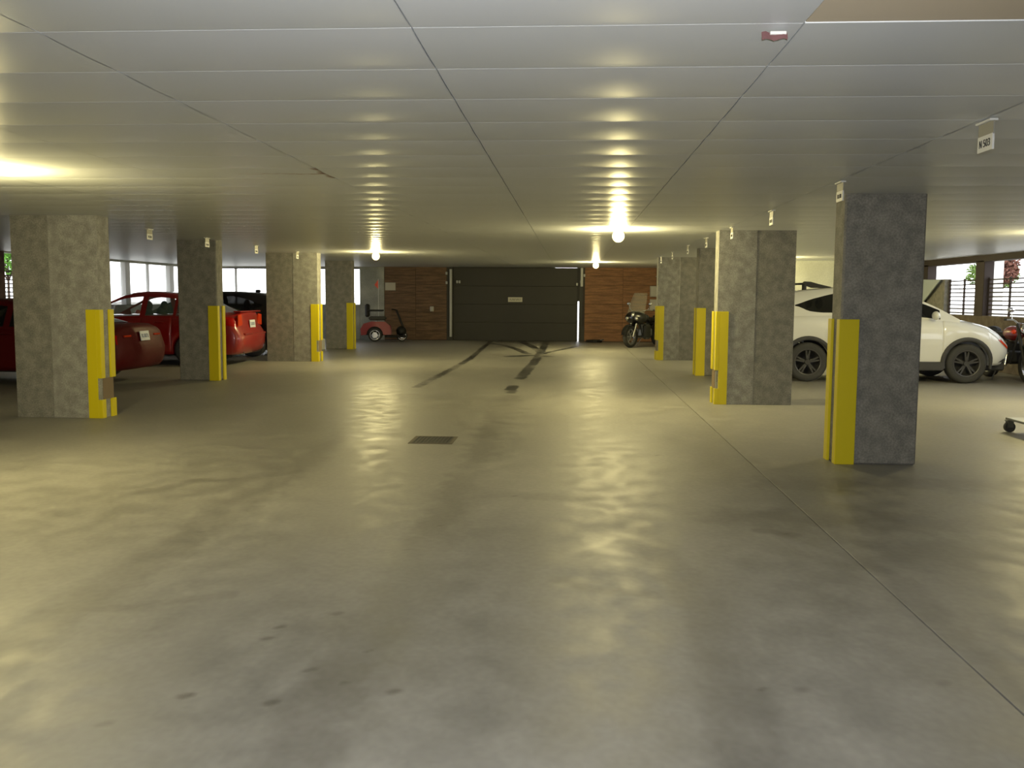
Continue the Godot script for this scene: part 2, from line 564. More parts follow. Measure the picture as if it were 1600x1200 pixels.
# ---------------------------------------------------------------- walls
func railing(called: String, x: float, z0: float, z1: float, y0: float, y1: float, label: String, grp: String) -> void:
	# horizontal slats on posts, running along z
	var t := thing(called, label, "railing", Vector3(x, y0, (z0 + z1) / 2), 0, grp)
	var len := absf(z1 - z0)
	var n := 9
	for k in n:
		var y := (y1 - y0) * (k + 0.5) / n
		part("slat", MB.new().box(Vector3(0, y, 0), Vector3(0.02, 0.026, len), 0.003).mesh(), M.dark_frame, t)
	for z in [-len / 2 + 0.03, 0.0, len / 2 - 0.03]:
		part("post", MB.new().bar(Vector3(-0.02, 0, z - 0.018), Vector3(0.015, y1 - y0, z + 0.018)).mesh(), M.dark_frame, t)

func build_walls() -> void:
	var top := 2.42
	# ---- back wall (far end)
	var wb := structure("wall_back", Vector3(0, 0, -29.7))
	var zt := -0.2
	part("sill_wall", MB.new().bar(Vector3(-12.2, 0, zt), Vector3(-6.82, 1.13, 0), 0.01).mesh(), M.wall, wb)
	part("pier", MB.new().bar(Vector3(-6.82, 0, zt), Vector3(-6.02, top, 0), 0.01).mesh(), M.wall, wb)
	part("header", MB.new().bar(Vector3(-12.2, 2.30, zt), Vector3(-6.82, top, 0)).mesh(), M.wall, wb)
	part("framing", MB.new().bar(Vector3(-6.02, 0, zt), Vector3(-4.0, top, -0.03)).mesh(), M.black, wb)
	part("framing", MB.new().bar(Vector3(0.42, 0, zt), Vector3(3.0, top, -0.03)).mesh(), M.black, wb)
	var rows := 8
	for k in rows:
		var y0 := 0.02 + k * (2.36 / rows)
		for seg in [[-6.01, -5.0], [-4.994, -4.0], [0.42, 1.62], [1.626, 2.95]]:
			part("plank", MB.new().bar(Vector3(seg[0], y0, -0.03), Vector3(seg[1], y0 + 2.36 / rows - 0.006, -0.006), 0.003).mesh(), (M.wood_lamplit if seg[0] > 0 else M.wood)[(k + int(absf(seg[0]))) % 3], wb)
	# window band in the back wall
	var w1 := structure("window_1", Vector3(0, 0, -29.7))
	var x := -12.2
	var k := 0
	while x < -6.9:
		var x1 := minf(x + 1.28, -6.82)
		part("pane", MB.new().bar(Vector3(x + 0.03, 1.13, -0.11), Vector3(x1 - 0.03, 2.30, -0.10)).mesh(), M.pane, w1)
		part("mullion", MB.new().bar(Vector3(x - 0.03, 1.13, -0.14), Vector3(x + 0.03, 2.30, -0.06), 0.004).mesh(), M.frame_pale, w1)
		x = x1
	part("frame", MB.new().bar(Vector3(-12.2, 2.27, -0.15), Vector3(-6.82, 2.31, -0.05)).mesh(), M.dark_frame, w1)
	# ---- overhead door
	var dr := structure("door_1", Vector3(0, 0, -29.7))
	for j in 4:
		var h := 2.33 / 4
		part("door_panel", MB.new().bar(Vector3(-3.80, 0.004 + j * h, -0.16), Vector3(0.195, 0.004 + (j + 1) * h, -0.11), 0.006).mesh(), M.door, dr)
	part("back_skin", MB.new().bar(Vector3(-3.82, -0.01, -0.18), Vector3(0.19, 2.34, -0.16)).mesh(), M.door, dr)
	part("header", MB.new().bar(Vector3(-4.0, 2.34, -0.2), Vector3(-0.54, 2.42, 0)).mesh(), M.black, dr)
	part("header", MB.new().bar(Vector3(-0.54, 2.385, -0.2), Vector3(0.42, 2.42, 0)).mesh(), M.black, dr)
	part("jamb", MB.new().bar(Vector3(-4.0, 0, -0.2), Vector3(-3.80, 2.42, -0.02)).mesh(), M.door, dr)
	part("jamb", MB.new().bar(Vector3(0.245, 0, -0.2), Vector3(0.42, 2.42, -0.02)).mesh(), M.door, dr)
	part("seal", MB.new().bar(Vector3(0.17, 1.28, -0.2), Vector3(0.25, 2.42, -0.10)).mesh(), M.black, dr)
	part("seal", MB.new().bar(Vector3(-3.83, 2.335, -0.2), Vector3(-0.53, 2.345, -0.10)).mesh(), M.black, dr)
	part("track", MB.new().bar(Vector3(-3.90, 0.12, -0.02), Vector3(-3.82, 2.28, 0.05), 0.008).mesh(), M.galv, dr, "galvanized vertical door track")
	part("track", MB.new().bar(Vector3(0.28, 1.75, -0.02), Vector3(0.36, 2.34, 0.05), 0.008).mesh(), M.galv, dr, "short galvanized track above the door jamb")
	part("track", MB.new().bar(Vector3(0.36, 0.5, -0.02), Vector3(0.40, 1.75, 0.04), 0.006).mesh(), M.dark_frame, dr)
	for p in [[-4.0, 2.15], [-4.0, 1.85], [-3.66, 1.88], [-3.58, 1.88], [0.40, 2.1], [0.30, 1.90], [0.17, 1.82]]:
		part("bracket", MB.new().box(Vector3(p[0], p[1], 0.0), Vector3(0.06, 0.09, 0.05), 0.008).mesh(), M.galv, dr)
	# ---- left wall
	var wl := structure("wall_left", Vector3(-12.0, 0, 0))
	part("sill_wall", MB.new().bar(Vector3(-0.2, 0, -29.9), Vector3(0, 1.13, 5.0), 0.01).mesh(), M.wall, wl)
	part("solid_wall", MB.new().bar(Vector3(-0.2, 1.13, -19.1), Vector3(0, 2.42, 5.0), 0.01).mesh(), tri_mat(mottle(61, Color(0.26, 0.19, 0.18), Color(0.36, 0.27, 0.25), 0.02, 0.1, 256), 0.6), wl, "dark brown upper wall")
	part("header", MB.new().bar(Vector3(-0.2, 2.27, -29.9), Vector3(0, 2.42, -19.1)).mesh(), M.wall, wl)
	part("post", MB.new().bar(Vector3(-0.2, 1.13, -23.1), Vector3(0, 2.3, -22.5)).mesh(), M.wall, wl)
	var w2 := structure("window_2", Vector3(-12.0, 0, 0))
	for z in [-24.6, -27.4]:
		part("post", MB.new().bar(Vector3(-0.15, 1.13, z - 0.13), Vector3(0, 2.28, z + 0.13), 0.01).mesh(), M.frame_pale, w2)
	for z in [-23.7, -25.95, -28.6]:
		part("mullion", MB.new().bar(Vector3(-0.13, 1.13, z - 0.025), Vector3(-0.05, 2.28, z + 0.025), 0.004).mesh(), M.frame_pale, w2)
	var zs := [-23.1, -23.7, -24.6, -25.95, -27.4, -28.6, -29.7]
	for j in zs.size() - 1:
		part("pane", MB.new().bar(Vector3(-0.105, 1.13, zs[j + 1] + 0.02), Vector3(-0.095, 2.27, zs[j] - 0.02)).mesh(), M.pane, w2)
	railing("slat_railing", -12.12, -19.1, -22.5, 1.13, 1.92, "dark slat railing in left wall opening beside the nearest left column", "slat railings")
	# ---- right wall
	var wr := structure("wall_right", Vector3(8.3, 0, 0))
	part("sill_wall", MB.new().bar(Vector3(0, 0, -23.0), Vector3(0.2, 1.08, 5.0), 0.01).mesh(), tri_mat(mottle(62, Color(0.36, 0.32, 0.28), Color(0.46, 0.42, 0.37), 0.02, 0.1, 256), 0.6), wr)
	part("header", MB.new().bar(Vector3(0, 2.17, -23.0), Vector3(0.2, 2.42, 5.0)).mesh(), M.dark_frame, wr)
	part("solid_wall", MB.new().bar(Vector3(0, 1.06, -8.6), Vector3(0.2, 2.2, 5.0)).mesh(), M.wall, wr)
	part("infill_wall", MB.new().bar(Vector3(0.0, 1.06, -23.0), Vector3(0.16, 1.86, -21.4), 0.01).mesh(), M.column, wr, "grey concrete infill under a small opening")
	part("post", MB.new().bar(Vector3(0, 1.06, -22.75), Vector3(0.2, 2.2, -22.4)).mesh(), M.dark_frame, wr)
	var posts := [-19.62, -17.4, -15.2, -13.0, -10.8, -8.6]
	for z in posts:
		part("post", MB.new().bar(Vector3(0, 1.06, z - 0.2), Vector3(0.2, 2.2, z + 0.2), 0.01).mesh(), M.dark_frame, wr)
	railing("slat_railing", 8.42, -21.4, -19.82, 1.08, 1.85, "dark slat railing beyond the white crossover's windscreen", "slat railings")
	for j in posts.size() - 1:
		if posts[j] > -17.5:
			break
		railing("slat_railing", 8.42, posts[j] + 0.2, posts[j + 1] - 0.2, 1.08, 1.85, ["dark slat railing right above the white crossover's front bumper", "dark slat railing at right edge behind the red motorcycle"][j] if j < 2 else "dark slat railing", "slat railings")
	# ---- right bay: rear wall and the wall along the recess
	var wq := structure("wall_right_back", Vector3(0, 0, -22.9))
	part("wall", MB.new().bar(Vector3(3.0, 0, -0.2), Vector3(8.5, 2.42, 0), 0.01).mesh(), M.wall_pale, wq)
	var wx := structure("wall_recess", Vector3(3.0, 0, 0))
	part("wall", MB.new().bar(Vector3(0, 0, -29.9), Vector3(0.2, 2.42, -23.1)).mesh(), M.wall, wx)
	# ---- near end behind the photographer
	var wn := structure("wall_front", Vector3(0, 0, 5.0))
	part("wall", MB.new().bar(Vector3(-12.2, 0, 0), Vector3(8.5, 2.42, 0.2)).mesh(), M.wall, wn)

# ---------------------------------------------------------------- outside
func tree(label: String, at: Vector3, low: float, r: Vector3, col: Color, sd: int) -> void:
	var t := thing("small_tree", label, "tree", at, 0, "small trees outside")
	var rng := RandomNumberGenerator.new()
	rng.seed = sd
	var mb := MB.new()
	for k in 1500:
		var d := Vector3(rng.randfn(), rng.randfn(), rng.randfn()).normalized()
		var p := d * pow(rng.randf(), 0.4)
		p = Vector3(p.x * r.x, low + r.y + p.y * r.y, p.z * r.z)
		var b := Basis.from_euler(Vector3(rng.randf() * TAU, rng.randf() * TAU, rng.randf() * TAU))
		var s := rng.randf_range(0.08, 0.16)
		mb.quad(p + b * Vector3(-s * 0.4, 0, 0), p + b * Vector3(0, -s * 0.25, s * 0.3), p + b * Vector3(s * 0.6, 0, 0), p + b * Vector3(0, s * 0.25, s * 0.3))
	var m := mat(col, 0.8)
	m.cull_mode = BaseMaterial3D.CULL_DISABLED
	part("foliage", mb.mesh(), m, t)
	var bark := mat(Color(0.25, 0.18, 0.13))
	part("trunk", MB.new(true).cyl(Vector3(0, 0, 0), Vector3(0, low + r.y * 0.6, 0), 0.035, 0.025, 8).mesh(), bark, t)
	for k in 5:
		var a := TAU * k / 5.0
		part("branch", MB.new(true).cyl(Vector3(0, low * 0.8, 0), Vector3(cos(a) * r.x * 0.6, low + r.y * 1.2, sin(a) * r.z * 0.6), 0.018, 0.007, 6).mesh(), bark, t)

func build_outside() -> void:
	var g := structure("ground")
	part("yard", MB.new().bar(Vector3(8.5, -0.3, -60), Vector3(60, 0.95, 40)).mesh(), M.ground, g)
	part("yard", MB.new().bar(Vector3(-60, -0.3, -60), Vector3(-12.2, 0.95, 40)).mesh(), M.ground, g)
	part("driveway", MB.new().bar(Vector3(-12.2, -0.3, -60), Vector3(8.5, -0.02, -29.9)).mesh(), M.ground, g)
	part("driveway", MB.new().bar(Vector3(-12.2, -0.3, 5.0), Vector3(8.5, -0.005, 40)).mesh(), M.ground, g)
	tree("small green tree outside right wall, left of the dark post", Vector3(12.2, 0.95, -28.0), 0.75, Vector3(0.7, 0.45, 0.8), Color(0.42, 0.52, 0.25), 71)
	tree("reddish brown small tree outside right wall, against the dark post", Vector3(11.6, 0.95, -26.0), 0.85, Vector3(0.4, 0.55, 0.5), Color(0.50, 0.34, 0.29), 72)
	tree("large brown dry tree crown outside at the right edge", Vector3(12.9, 0.95, -24.6), 0.85, Vector3(1.2, 0.8, 1.1), Color(0.58, 0.45, 0.36), 73)
	tree("bright green small tree seen through the left wall opening", Vector3(-14.5, 0.95, -23.2), 0.95, Vector3(0.8, 0.7, 0.8), Color(0.40, 0.60, 0.22), 74)
	var p := thing("white_post", "white square post outside the right wall opening", "post", Vector3(10.8, 0.95, -24.5))
	part("shaft", MB.new().bar(Vector3(-0.11, 0, -0.11), Vector3(0.11, 2.4, 0.11), 0.01).mesh(), M.white_plastic, p)
	part("base", MB.new().bar(Vector3(-0.15, 0, -0.15), Vector3(0.15, 0.12, 0.15), 0.01).mesh(), M.white_plastic, p)

# ---------------------------------------------------------------- columns
func column(x0: float, x1: float, z: float, seam: float, side: int, label: String) -> void:
	# front face at z, aisle side given by side (+1: aisle on +x)
	var d := 0.28
	var h := cy(z) + 0.02
	var cx := (x0 + x1) / 2
	var t := thing("concrete_column", label, "column", Vector3(cx, 0, z), 0, "concrete columns")
	var a := x0 - cx
	var b := x1 - cx
	if seam != 0.0:
		var s := seam - cx
		if side > 0:
			part("infill", MB.new().bar(Vector3(a, 0, -d), Vector3(s, h, -0.004), 0.002).mesh(), M.column, t, "darker rough concrete")
			part("shaft", MB.new().bar(Vector3(s, 0, -d), Vector3(b, h, 0), 0.004).mesh(), M.column_light, t, "paler concrete")
		else:
			part("shaft", MB.new().bar(Vector3(a, 0, -d), Vector3(s, h, 0), 0.004).mesh(), M.column_light, t, "paler concrete")
			part("infill", MB.new().bar(Vector3(s, 0, -d), Vector3(b, h, -0.004), 0.002).mesh(), M.column, t, "darker rough concrete")
	else:
		part("shaft", MB.new().bar(Vector3(a, 0, -d), Vector3(b, h, 0), 0.015).mesh(), M.column, t)
	var e := b if side > 0 else a
	var f := float(side)
	var th := 0.012
	var gw := 0.15
	var gh := 1.22
	# L-shaped angle on the near corner and a second one on the far corner
	var cut := seam != 0.0
	var spans := [[0.0, 0.21], [0.45, gh]] if cut else [[0.0, gh]]
	var mbn := MB.new()
	mbn.bar(Vector3(e - f * 0.035 if cut else e + f * th, 0, th), Vector3(e - f * gw, gh, 0), 0.003)
	part("corner_guard", mbn.mesh(), M.yellow, t, "yellow painted steel guard plate")
	for s in spans:
		if cut:
			part("corner_guard", MB.new().bar(Vector3(e - f * 0.035, s[0], 0), Vector3(e + f * th, s[1], th), 0.003).mesh(), M.yellow, t)
		part("corner_guard", MB.new().bar(Vector3(e, s[0], 0), Vector3(e + f * th, s[1], -0.075), 0.003).mesh(), M.yellow, t)
		part("corner_guard", MB.new().bar(Vector3(e, s[0], -d + 0.09), Vector3(e + f * (th + 0.012), s[1], -d - th), 0.003).mesh(), M.yellow, t)
	if cut:
		part("bumper_block", MB.new().bar(Vector3(e, 0.21, -0.03), Vector3(e + f * 0.008, 0.45, -d + 0.02)).mesh(), mat(Color(0.50, 0.43, 0.33), 0.8), t, "tan block in the guard's gap")

func build_columns() -> void:
	column(-6.24, -5.25, -10.05, -5.81, 1, "wide concrete column, nearest of the left row, maroon car behind it")
	column(-6.39, -5.74, -14.78, 0.0, 1, "narrow dark concrete column standing in front of the red sedan")
	column(-6.48, -5.37, -19.45, -5.90, 1, "wide concrete column covering the black hatchback's tail")
	column(-6.48, -5.76, -24.2, 0.0, 1, "narrow concrete column, farthest of the left row, near red scooter")
	column(2.24, 2.90, -7.90, 0.0, -1, "narrow concrete column, nearest on right, in front of white crossover")
	column(1.90, 2.89, -12.3, 2.39, -1, "wide concrete column at the white crossover's tail")
	column(2.26, 2.92, -16.9, 0.0, -1, "narrow concrete column mostly hidden, third of the right row")
	column(1.93, 2.86, -21.1, 2.42, -1, "wide concrete column, farthest of right row, beside black motorcycle")

# ---------------------------------------------------------------- lamps
func build_lamps() -> void:
	var globe := mat(Color(1, 0.95, 0.8), 0.3)
	globe.emission_enabled = true
	globe.emission = Color(1.0, 0.90, 0.62)
	globe.emission_energy_multiplier = 6.0
	var spots := [
		[-4.0, -18.9, "lit globe ceiling lamp left of the overhead door"],
		[0.59, -12.1, "lit globe ceiling lamp, nearest and largest in view, right of centre"],
		[0.62, -24.4, "lit globe ceiling lamp in front of the right wooden wall"],
		[-4.1, -6.2, "lit globe ceiling lamp just outside the left picture edge"],
		[6.35, -12.3, "lit globe ceiling lamp in the right bay, just outside the right picture edge"],
		[4.5, -20.9, "lit globe ceiling lamp hidden behind the wide right column"]]
	for s in spots:
		var t := thing("ceiling_lamp", s[2], "lamp", Vector3(s[0], cy(s[1]) - 0.004, s[1]), 0, "globe lamps on the ceiling")
		part("base", MB.new(true).lathe([Vector2(0, 0), Vector2(0.07, 0), Vector2(0.07, -0.008), Vector2(0.05, -0.014), Vector2(0, -0.014)], 20).mesh(), M.white_plastic, t)
		part("globe", MB.new(true).ball(Vector3(0, -0.088, 0), Vector3(0.078, 0.080, 0.078), 20, 12).mesh(), globe, t)
		lamp_light(Vector3(0, -0.095, 0), LAMP_ENERGY, LAMP_COLOR, t)

# ---------------------------------------------------------------- cars
func cv(pts: Array, x: float) -> float:
	# smooth curve through points [x, y]
	var n := pts.size()
	if x <= pts[0][0]: return pts[0][1]
	if x >= pts[n - 1][0]: return pts[n - 1][1]
	var i := 0
	while x > pts[i + 1][0]: i += 1
	var x0: float = pts[i][0]
	var x1: float = pts[i + 1][0]
	var y0: float = pts[i][1]
	var y1: float = pts[i + 1][1]
	var s := (y1 - y0) / (x1 - x0)
	var m0 := s
	var m1 := s
	if i > 0:
		var sp: float = (y0 - pts[i - 1][1]) / (x0 - pts[i - 1][0])
		m0 = 0.0 if sp * s <= 0.0 else 2.0 * sp * s / (sp + s)
	if i < n - 2:
		var sn: float = (pts[i + 2][1] - y1) / (pts[i + 2][0] - x1)
		m1 = 0.0 if sn * s <= 0.0 else 2.0 * sn * s / (sn + s)
	var h := x1 - x0
	var t := (x - x0) / h
	return (2 * t * t * t - 3 * t * t + 1) * y0 + (t * t * t - 2 * t * t + t) * h * m0 + (-2 * t * t * t + 3 * t * t) * y1 + (t * t * t - t * t) * h * m1

func car_x(S: Dictionary, s: float, y: float) -> float:
	# station s at height y; the ends lean as the bumper profiles say
	var bl := 0.45
	var L: float = S.L
	var x := s
	if s < bl: x += cv(S.rear, y) * (1.0 - s / bl)
	if s > L - bl: x -= cv(S.nose, y) * (1.0 - (L - s) / bl)
	return x - L / 2

func car_ring(S: Dictionary, s: float) -> Array:
	var yb: float = S.sill
	for ax in [S.axr, S.axf]:
		var d := absf(s - ax)
		if d < S.ra: yb = maxf(yb, S.rw + sqrt(S.ra * S.ra - d * d))
	var bt := cv(S.belt, s)
	var tp := maxf(cv(S.top, s), bt + 0.004)
	var w := cv(S.plan, s)
	for sm in S.seams:
		if absf(s - sm) < 0.003: w -= 0.014
	var h := bt - yb
	var P := [Vector2(w - 0.15, yb), Vector2(w - 0.025, yb), Vector2(w - 0.006, yb + 0.10 * h), Vector2(w, yb + 0.28 * h), Vector2(w + 0.006, yb + 0.55 * h), Vector2(w - 0.012, yb + 0.80 * h), Vector2(w - 0.05, bt), Vector2(w - 0.13, bt + (tp - bt) * 0.45), Vector2(w * 0.62, bt + (tp - bt) * 0.86), Vector2(0, tp)]
	var r := []
	for p in P: r.append(Vector3(car_x(S, s, p.y), p.y, p.x))
	return r

func car_surf(S: Dictionary, s: float, v: float, off: float, side: float) -> Vector3:
	var f := func(ss: float, vv: float) -> Vector3:
		var r := car_ring(S, ss)
		var i := clampi(int(vv), 0, r.size() - 2)
		return r[i].lerp(r[i + 1], vv - i)
	var p: Vector3 = f.call(s, v)
	var ds: Vector3 = f.call(s + 0.01, v) - f.call(s - 0.01, v)
	var dv: Vector3 = f.call(s, minf(v + 0.05, 8.99)) - f.call(s, maxf(v - 0.05, 0.0))
	var n := dv.cross(ds).normalized()
	if n.z < 0.0 and absf(n.z) > 0.3: n = -n
	if n.y < -0.2 and absf(n.z) < 0.3: n = -n
	p += n * off
	return Vector3(p.x, p.y, p.z * side)

func car_patch(S: Dictionary, corners: Array, off: float, side: float) -> ArrayMesh:
	# corners: four (s, v) pairs
	var rows := []
	for i in 6:
		var row := []
		for j in 6:
			var a: Vector2 = corners[0].lerp(corners[1], i / 5.0)
			var b: Vector2 = corners[3].lerp(corners[2], i / 5.0)
			var q := a.lerp(b, j / 5.0)
			row.append(car_surf(S, q.x, q.y, off, side))
		rows.append(row)
	return MB.new(true).grid(rows, side > 0).mesh()

func wheel(parent: Node3D, at: Vector3, rw: float, side: float, rim_mat: Material, spokes: int) -> void:
	var o := Node3D.new()
	o.name = "wheel"
	parent.add_child(o, true)
	o.position = at
	var xf := Transform3D(Basis(Vector3.RIGHT, PI / 2 * side), Vector3.ZERO)   # lathe axis to +-z, outward positive
	var ri := rw * 0.66
	part("tyre", MB.new(true).lathe([Vector2(ri, -0.10), Vector2(rw * 0.93, -0.105), Vector2(rw, -0.07), Vector2(rw, 0.07), Vector2(rw * 0.93, 0.10), Vector2(rw * 0.8, 0.108), Vector2(ri, 0.095)], 32, xf).mesh(), M.rubber, o)
	var rm := MB.new(true)
	rm.lathe([Vector2(ri + 0.004, 0.10), Vector2(ri - 0.012, 0.102), Vector2(ri - 0.02, 0.085), Vector2(ri - 0.025, -0.03), Vector2(0.0, -0.03)], 28, xf)
	part("rim", rm.mesh(), rim_mat, o)
	var sp := MB.new()
	for k in spokes:
		var a := TAU * k / spokes
		for e in [-0.16, 0.16]:
			var b := Basis(Vector3.BACK, a + e * 0.9)
			var up := b * Vector3(0, 1, 0)
			var rt := b * Vector3(1, 0, 0)
			var z0 := side * 0.085
			sp.out_quad(up * 0.05 - rt * 0.016 + Vector3(0, 0, z0 * 0.9), up * 0.05 + rt * 0.016 + Vector3(0, 0, z0 * 0.9), up * (ri - 0.015) + rt * 0.013 + Vector3(0, 0, z0), up * (ri - 0.015) - rt * 0.013 + Vector3(0, 0, z0), Vector3(0, 0, -side))
			for q in [-1.0, 1.0]:
				sp.out_quad(up * 0.05 + rt * 0.016 * q + Vector3(0, 0, z0 * 0.9), up * (ri - 0.015) + rt * 0.013 * q + Vector3(0, 0, z0), up * (ri - 0.015) + rt * 0.013 * q + Vector3(0, 0, z0 * 0.5), up * 0.05 + rt * 0.016 * q + Vector3(0, 0, z0 * 0.4), Vector3(0, 0, 0))
	sp.cyl(Vector3(0, 0, side * 0.02), Vector3(0, 0, side * 0.088), 0.06, 0.045, 16)
	part("spokes", sp.mesh(), rim_mat, o)

func car(S: Dictionary, called: String, label: String, category: String, at: Vector3, turn: float) -> Node3D:
	var t := thing(called, label, category, at, turn)
	var L: float = S.L
	var xs := []
	var k := 0.0
	while k <= L + 0.001:
		xs.append(k)
		k += 0.06
	for ax in [S.axr, S.axf]:
		for i in 13:
			xs.append(ax + S.ra * cos(PI * i / 12.0))
		xs.append(ax - S.ra - 0.002); xs.append(ax + S.ra + 0.002)
	for sm in S.seams:
		for e in [-0.009, -0.002, 0.002, 0.009]: xs.append(sm + e)
	for e in [0.015, 0.03, 0.09]:
		xs.append(e); xs.append(L - e)
	xs.append(L)
	xs.sort()
	var ss := []
	for v in xs:
		if v >= 0.0 and v <= L and (ss.is_empty() or v - ss[-1] > 0.0015): ss.append(v)
	var body := MB.new(true)
	for side in [1.0, -1.0]:
		var rows := []
		for s in ss:
			var row := []
			for p in car_ring(S, s): row.append(Vector3(p.x, p.y, p.z * side))
			rows.append(row)
		body.grid(rows, side > 0)
	# end faces
	for e in 2:
		var ring := car_ring(S, 0.0 if e == 0 else L)
		var rows := []
		for p in ring:
			var row := []
			for j in 11:
				var u := j / 5.0 - 1.0
				var dx := (1.0 - u * u) * 0.05 * clampf(p.z / 0.4, 0.0, 1.0)
				row.append(Vector3(p.x + (-dx if e == 0 else dx), p.y, p.z * u))
			rows.append(row)
		body.grid(rows, e == 1)
	part("body", body.mesh(), S.paint, t)
	# cabin
	var g0: float = S.roof[0][0]
	var g1: float = S.roof[-1][0]
	var gs := [g0]
	for w in S.windows: gs.append(w[0]); gs.append(w[1])
	gs.append(S.rg_top); gs.append(S.ws_top)
	k = g0
	while k < g1:
		gs.append(k)
		k += 0.06
	gs.append(g1)
	gs.sort()
	var cs := []
	for v in gs:
		if v >= g0 and v <= g1 and (cs.is_empty() or v - cs[-1] > 0.004): cs.append(v)
	var ring := func(s: float, side: float) -> Array:
		var base := cv(S.belt, s) - 0.012
		var r: float = maxf(cv(S.roof, s), base + 0.01)
		var h := r - base
		var wb := cv(S.plan, s) - 0.05
		var wt: float = S.cabw
		var f1 := cv(S.wlo, s)
		var f2 := cv(S.whi, s)
		var P := []
		for f in [0.0, f1, f2, 0.93]:
			P.append(Vector3(s - L / 2, base + h * f, (wb + (wt - wb) * pow(f * h / 0.5, 1.25)) * side))
		var wl: float = absf(P[3].z)
		P.append(Vector3(s - L / 2, base + h * 0.985, wl * 0.85 * side))
		P.append(Vector3(s - L / 2, r, wl * 0.45 * side))
		P.append(Vector3(s - L / 2, r + 0.004, 0.0))
		return P
	var shell := MB.new(true)
	var panes := {}
	for side in [1.0, -1.0]:
		for i in cs.size() - 1:
			var a: Array = ring.call(cs[i], side)
			var b: Array = ring.call(cs[i + 1], side)
			var mid: float = (cs[i] + cs[i + 1]) / 2
			for j in 6:
				var key := ""
				if j == 1:
					for q in S.windows.size():
						if mid > S.windows[q][0] and mid < S.windows[q][1]: key = "side_window%d%s" % [q, "a" if side > 0 else "b"]
				elif j >= 3:
					if mid > S.ws_top: key = "windscreen"
					elif mid < S.rg_top: key = "rear_window"
				var mb: MB = shell
				if key:
					if not panes.has(key): panes[key] = MB.new(true)
					mb = panes[key]
				if side > 0: mb.quad(b[j], b[j + 1], a[j + 1], a[j])
				else: mb.quad(a[j], a[j + 1], b[j + 1], b[j])
	part("cabin", shell.mesh(), S.get("cabin_paint", S.paint), t)
	for key in panes:
		var nm: String = "side_window" if key.begins_with("side") else key
		part(nm, panes[key].mesh(), S.glass, t)
	# underbody, seats
	part("underbody", MB.new().bar(Vector3(-L / 2 + 0.25, S.sill - 0.03, -S.hw + 0.26), Vector3(L / 2 - 0.25, 0.55, S.hw - 0.26)).bar(Vector3(S.axr + S.ra + 0.02 - L / 2, S.sill - 0.02, -S.hw + 0.05), Vector3(S.axf - S.ra - 0.02 - L / 2, S.sill + 0.1, S.hw - 0.05)).mesh(), M.black, t)
	for sx in S.seat_x:
		for z in [-0.36, 0.36]:
			var sb := MB.new(true)
			var q: float = sx - L / 2
			sb.ball(Vector3(q - 0.05, 0.82, z), Vector3(0.13, 0.36, 0.24), 10, 8)
			sb.ball(Vector3(q - 0.10, S.head_y, z), Vector3(0.06, 0.10, 0.13), 10, 8)
			part("seat", sb.mesh(), M.seat, t)
	# wheels
	for ax in [S.axr, S.axf]:
		for side in [1.0, -1.0]:
			wheel(t, Vector3(ax - L / 2, S.rw, side * (S.hw - 0.115)), S.rw, side, S.rim, 5)
	# lamps
	for side in [1.0, -1.0]:
		for lp in S.lenses:
			part(lp[0], car_patch(S, lp[1], 0.006, side), lp[2], t)
		# mirror
		var mz: float = side * (S.hw + 0.06)
		part("mirror", MB.new(true).ball(Vector3(S.mirror[0] - L / 2, S.mirror[1], mz), Vector3(0.06, 0.075, 0.10), 12, 8).mesh(), S.get("mirror_mat", S.paint), t)
		for hx in S.handles:
			var hp := car_surf(S, hx[0], hx[1], 0.018, side)
			part("door_handle", MB.new(true).ball(hp, Vector3(0.10, 0.016, 0.02), 10, 6).mesh(), S.paint, t)
	return t

func plate(t: Node3D, at: Vector3, lean: float) -> void:
	# rear plate facing -x of the car
	var o := MeshInstance3D.new()
	o.mesh = MB.new().box(Vector3.ZERO, Vector3(0.012, 0.155, 0.31), 0.003).mesh()
	o.material_override = M.plate
	o.name = "licence_plate"
	t.add_child(o, true)
	o.position = at
	o.rotation.z = lean
	var l := part("plate_characters", marks(6, 0.24, 0.06, 0.002), mat(Color(0.30, 0.38, 0.55), 0.6), o)
	l.position = Vector3(-0.007, 0, 0)
	l.rotation.y = -PI / 2
	l.set_meta("kind", "stuff")

# a row of small upright marks, as lettering too small to read looks from afar
func marks(n: int, wide: float, tall: float, deep: float) -> ArrayMesh:
	var mb := MB.new()
	var step := wide / n
	for k in n:
		var x := -wide / 2 + step * (k + 0.5)
		mb.box(Vector3(x - step * 0.26, 0, 0), Vector3(step * 0.2, tall, deep))
		mb.box(Vector3(x + step * 0.08, tall * (0.4 if k % 2 == 0 else -0.4), 0), Vector3(step * 0.48, tall * 0.2, deep))
		if k % 3 != 1: mb.box(Vector3(x + step * 0.26, 0, 0), Vector3(step * 0.16, tall * 0.9, deep))
	return mb.mesh()

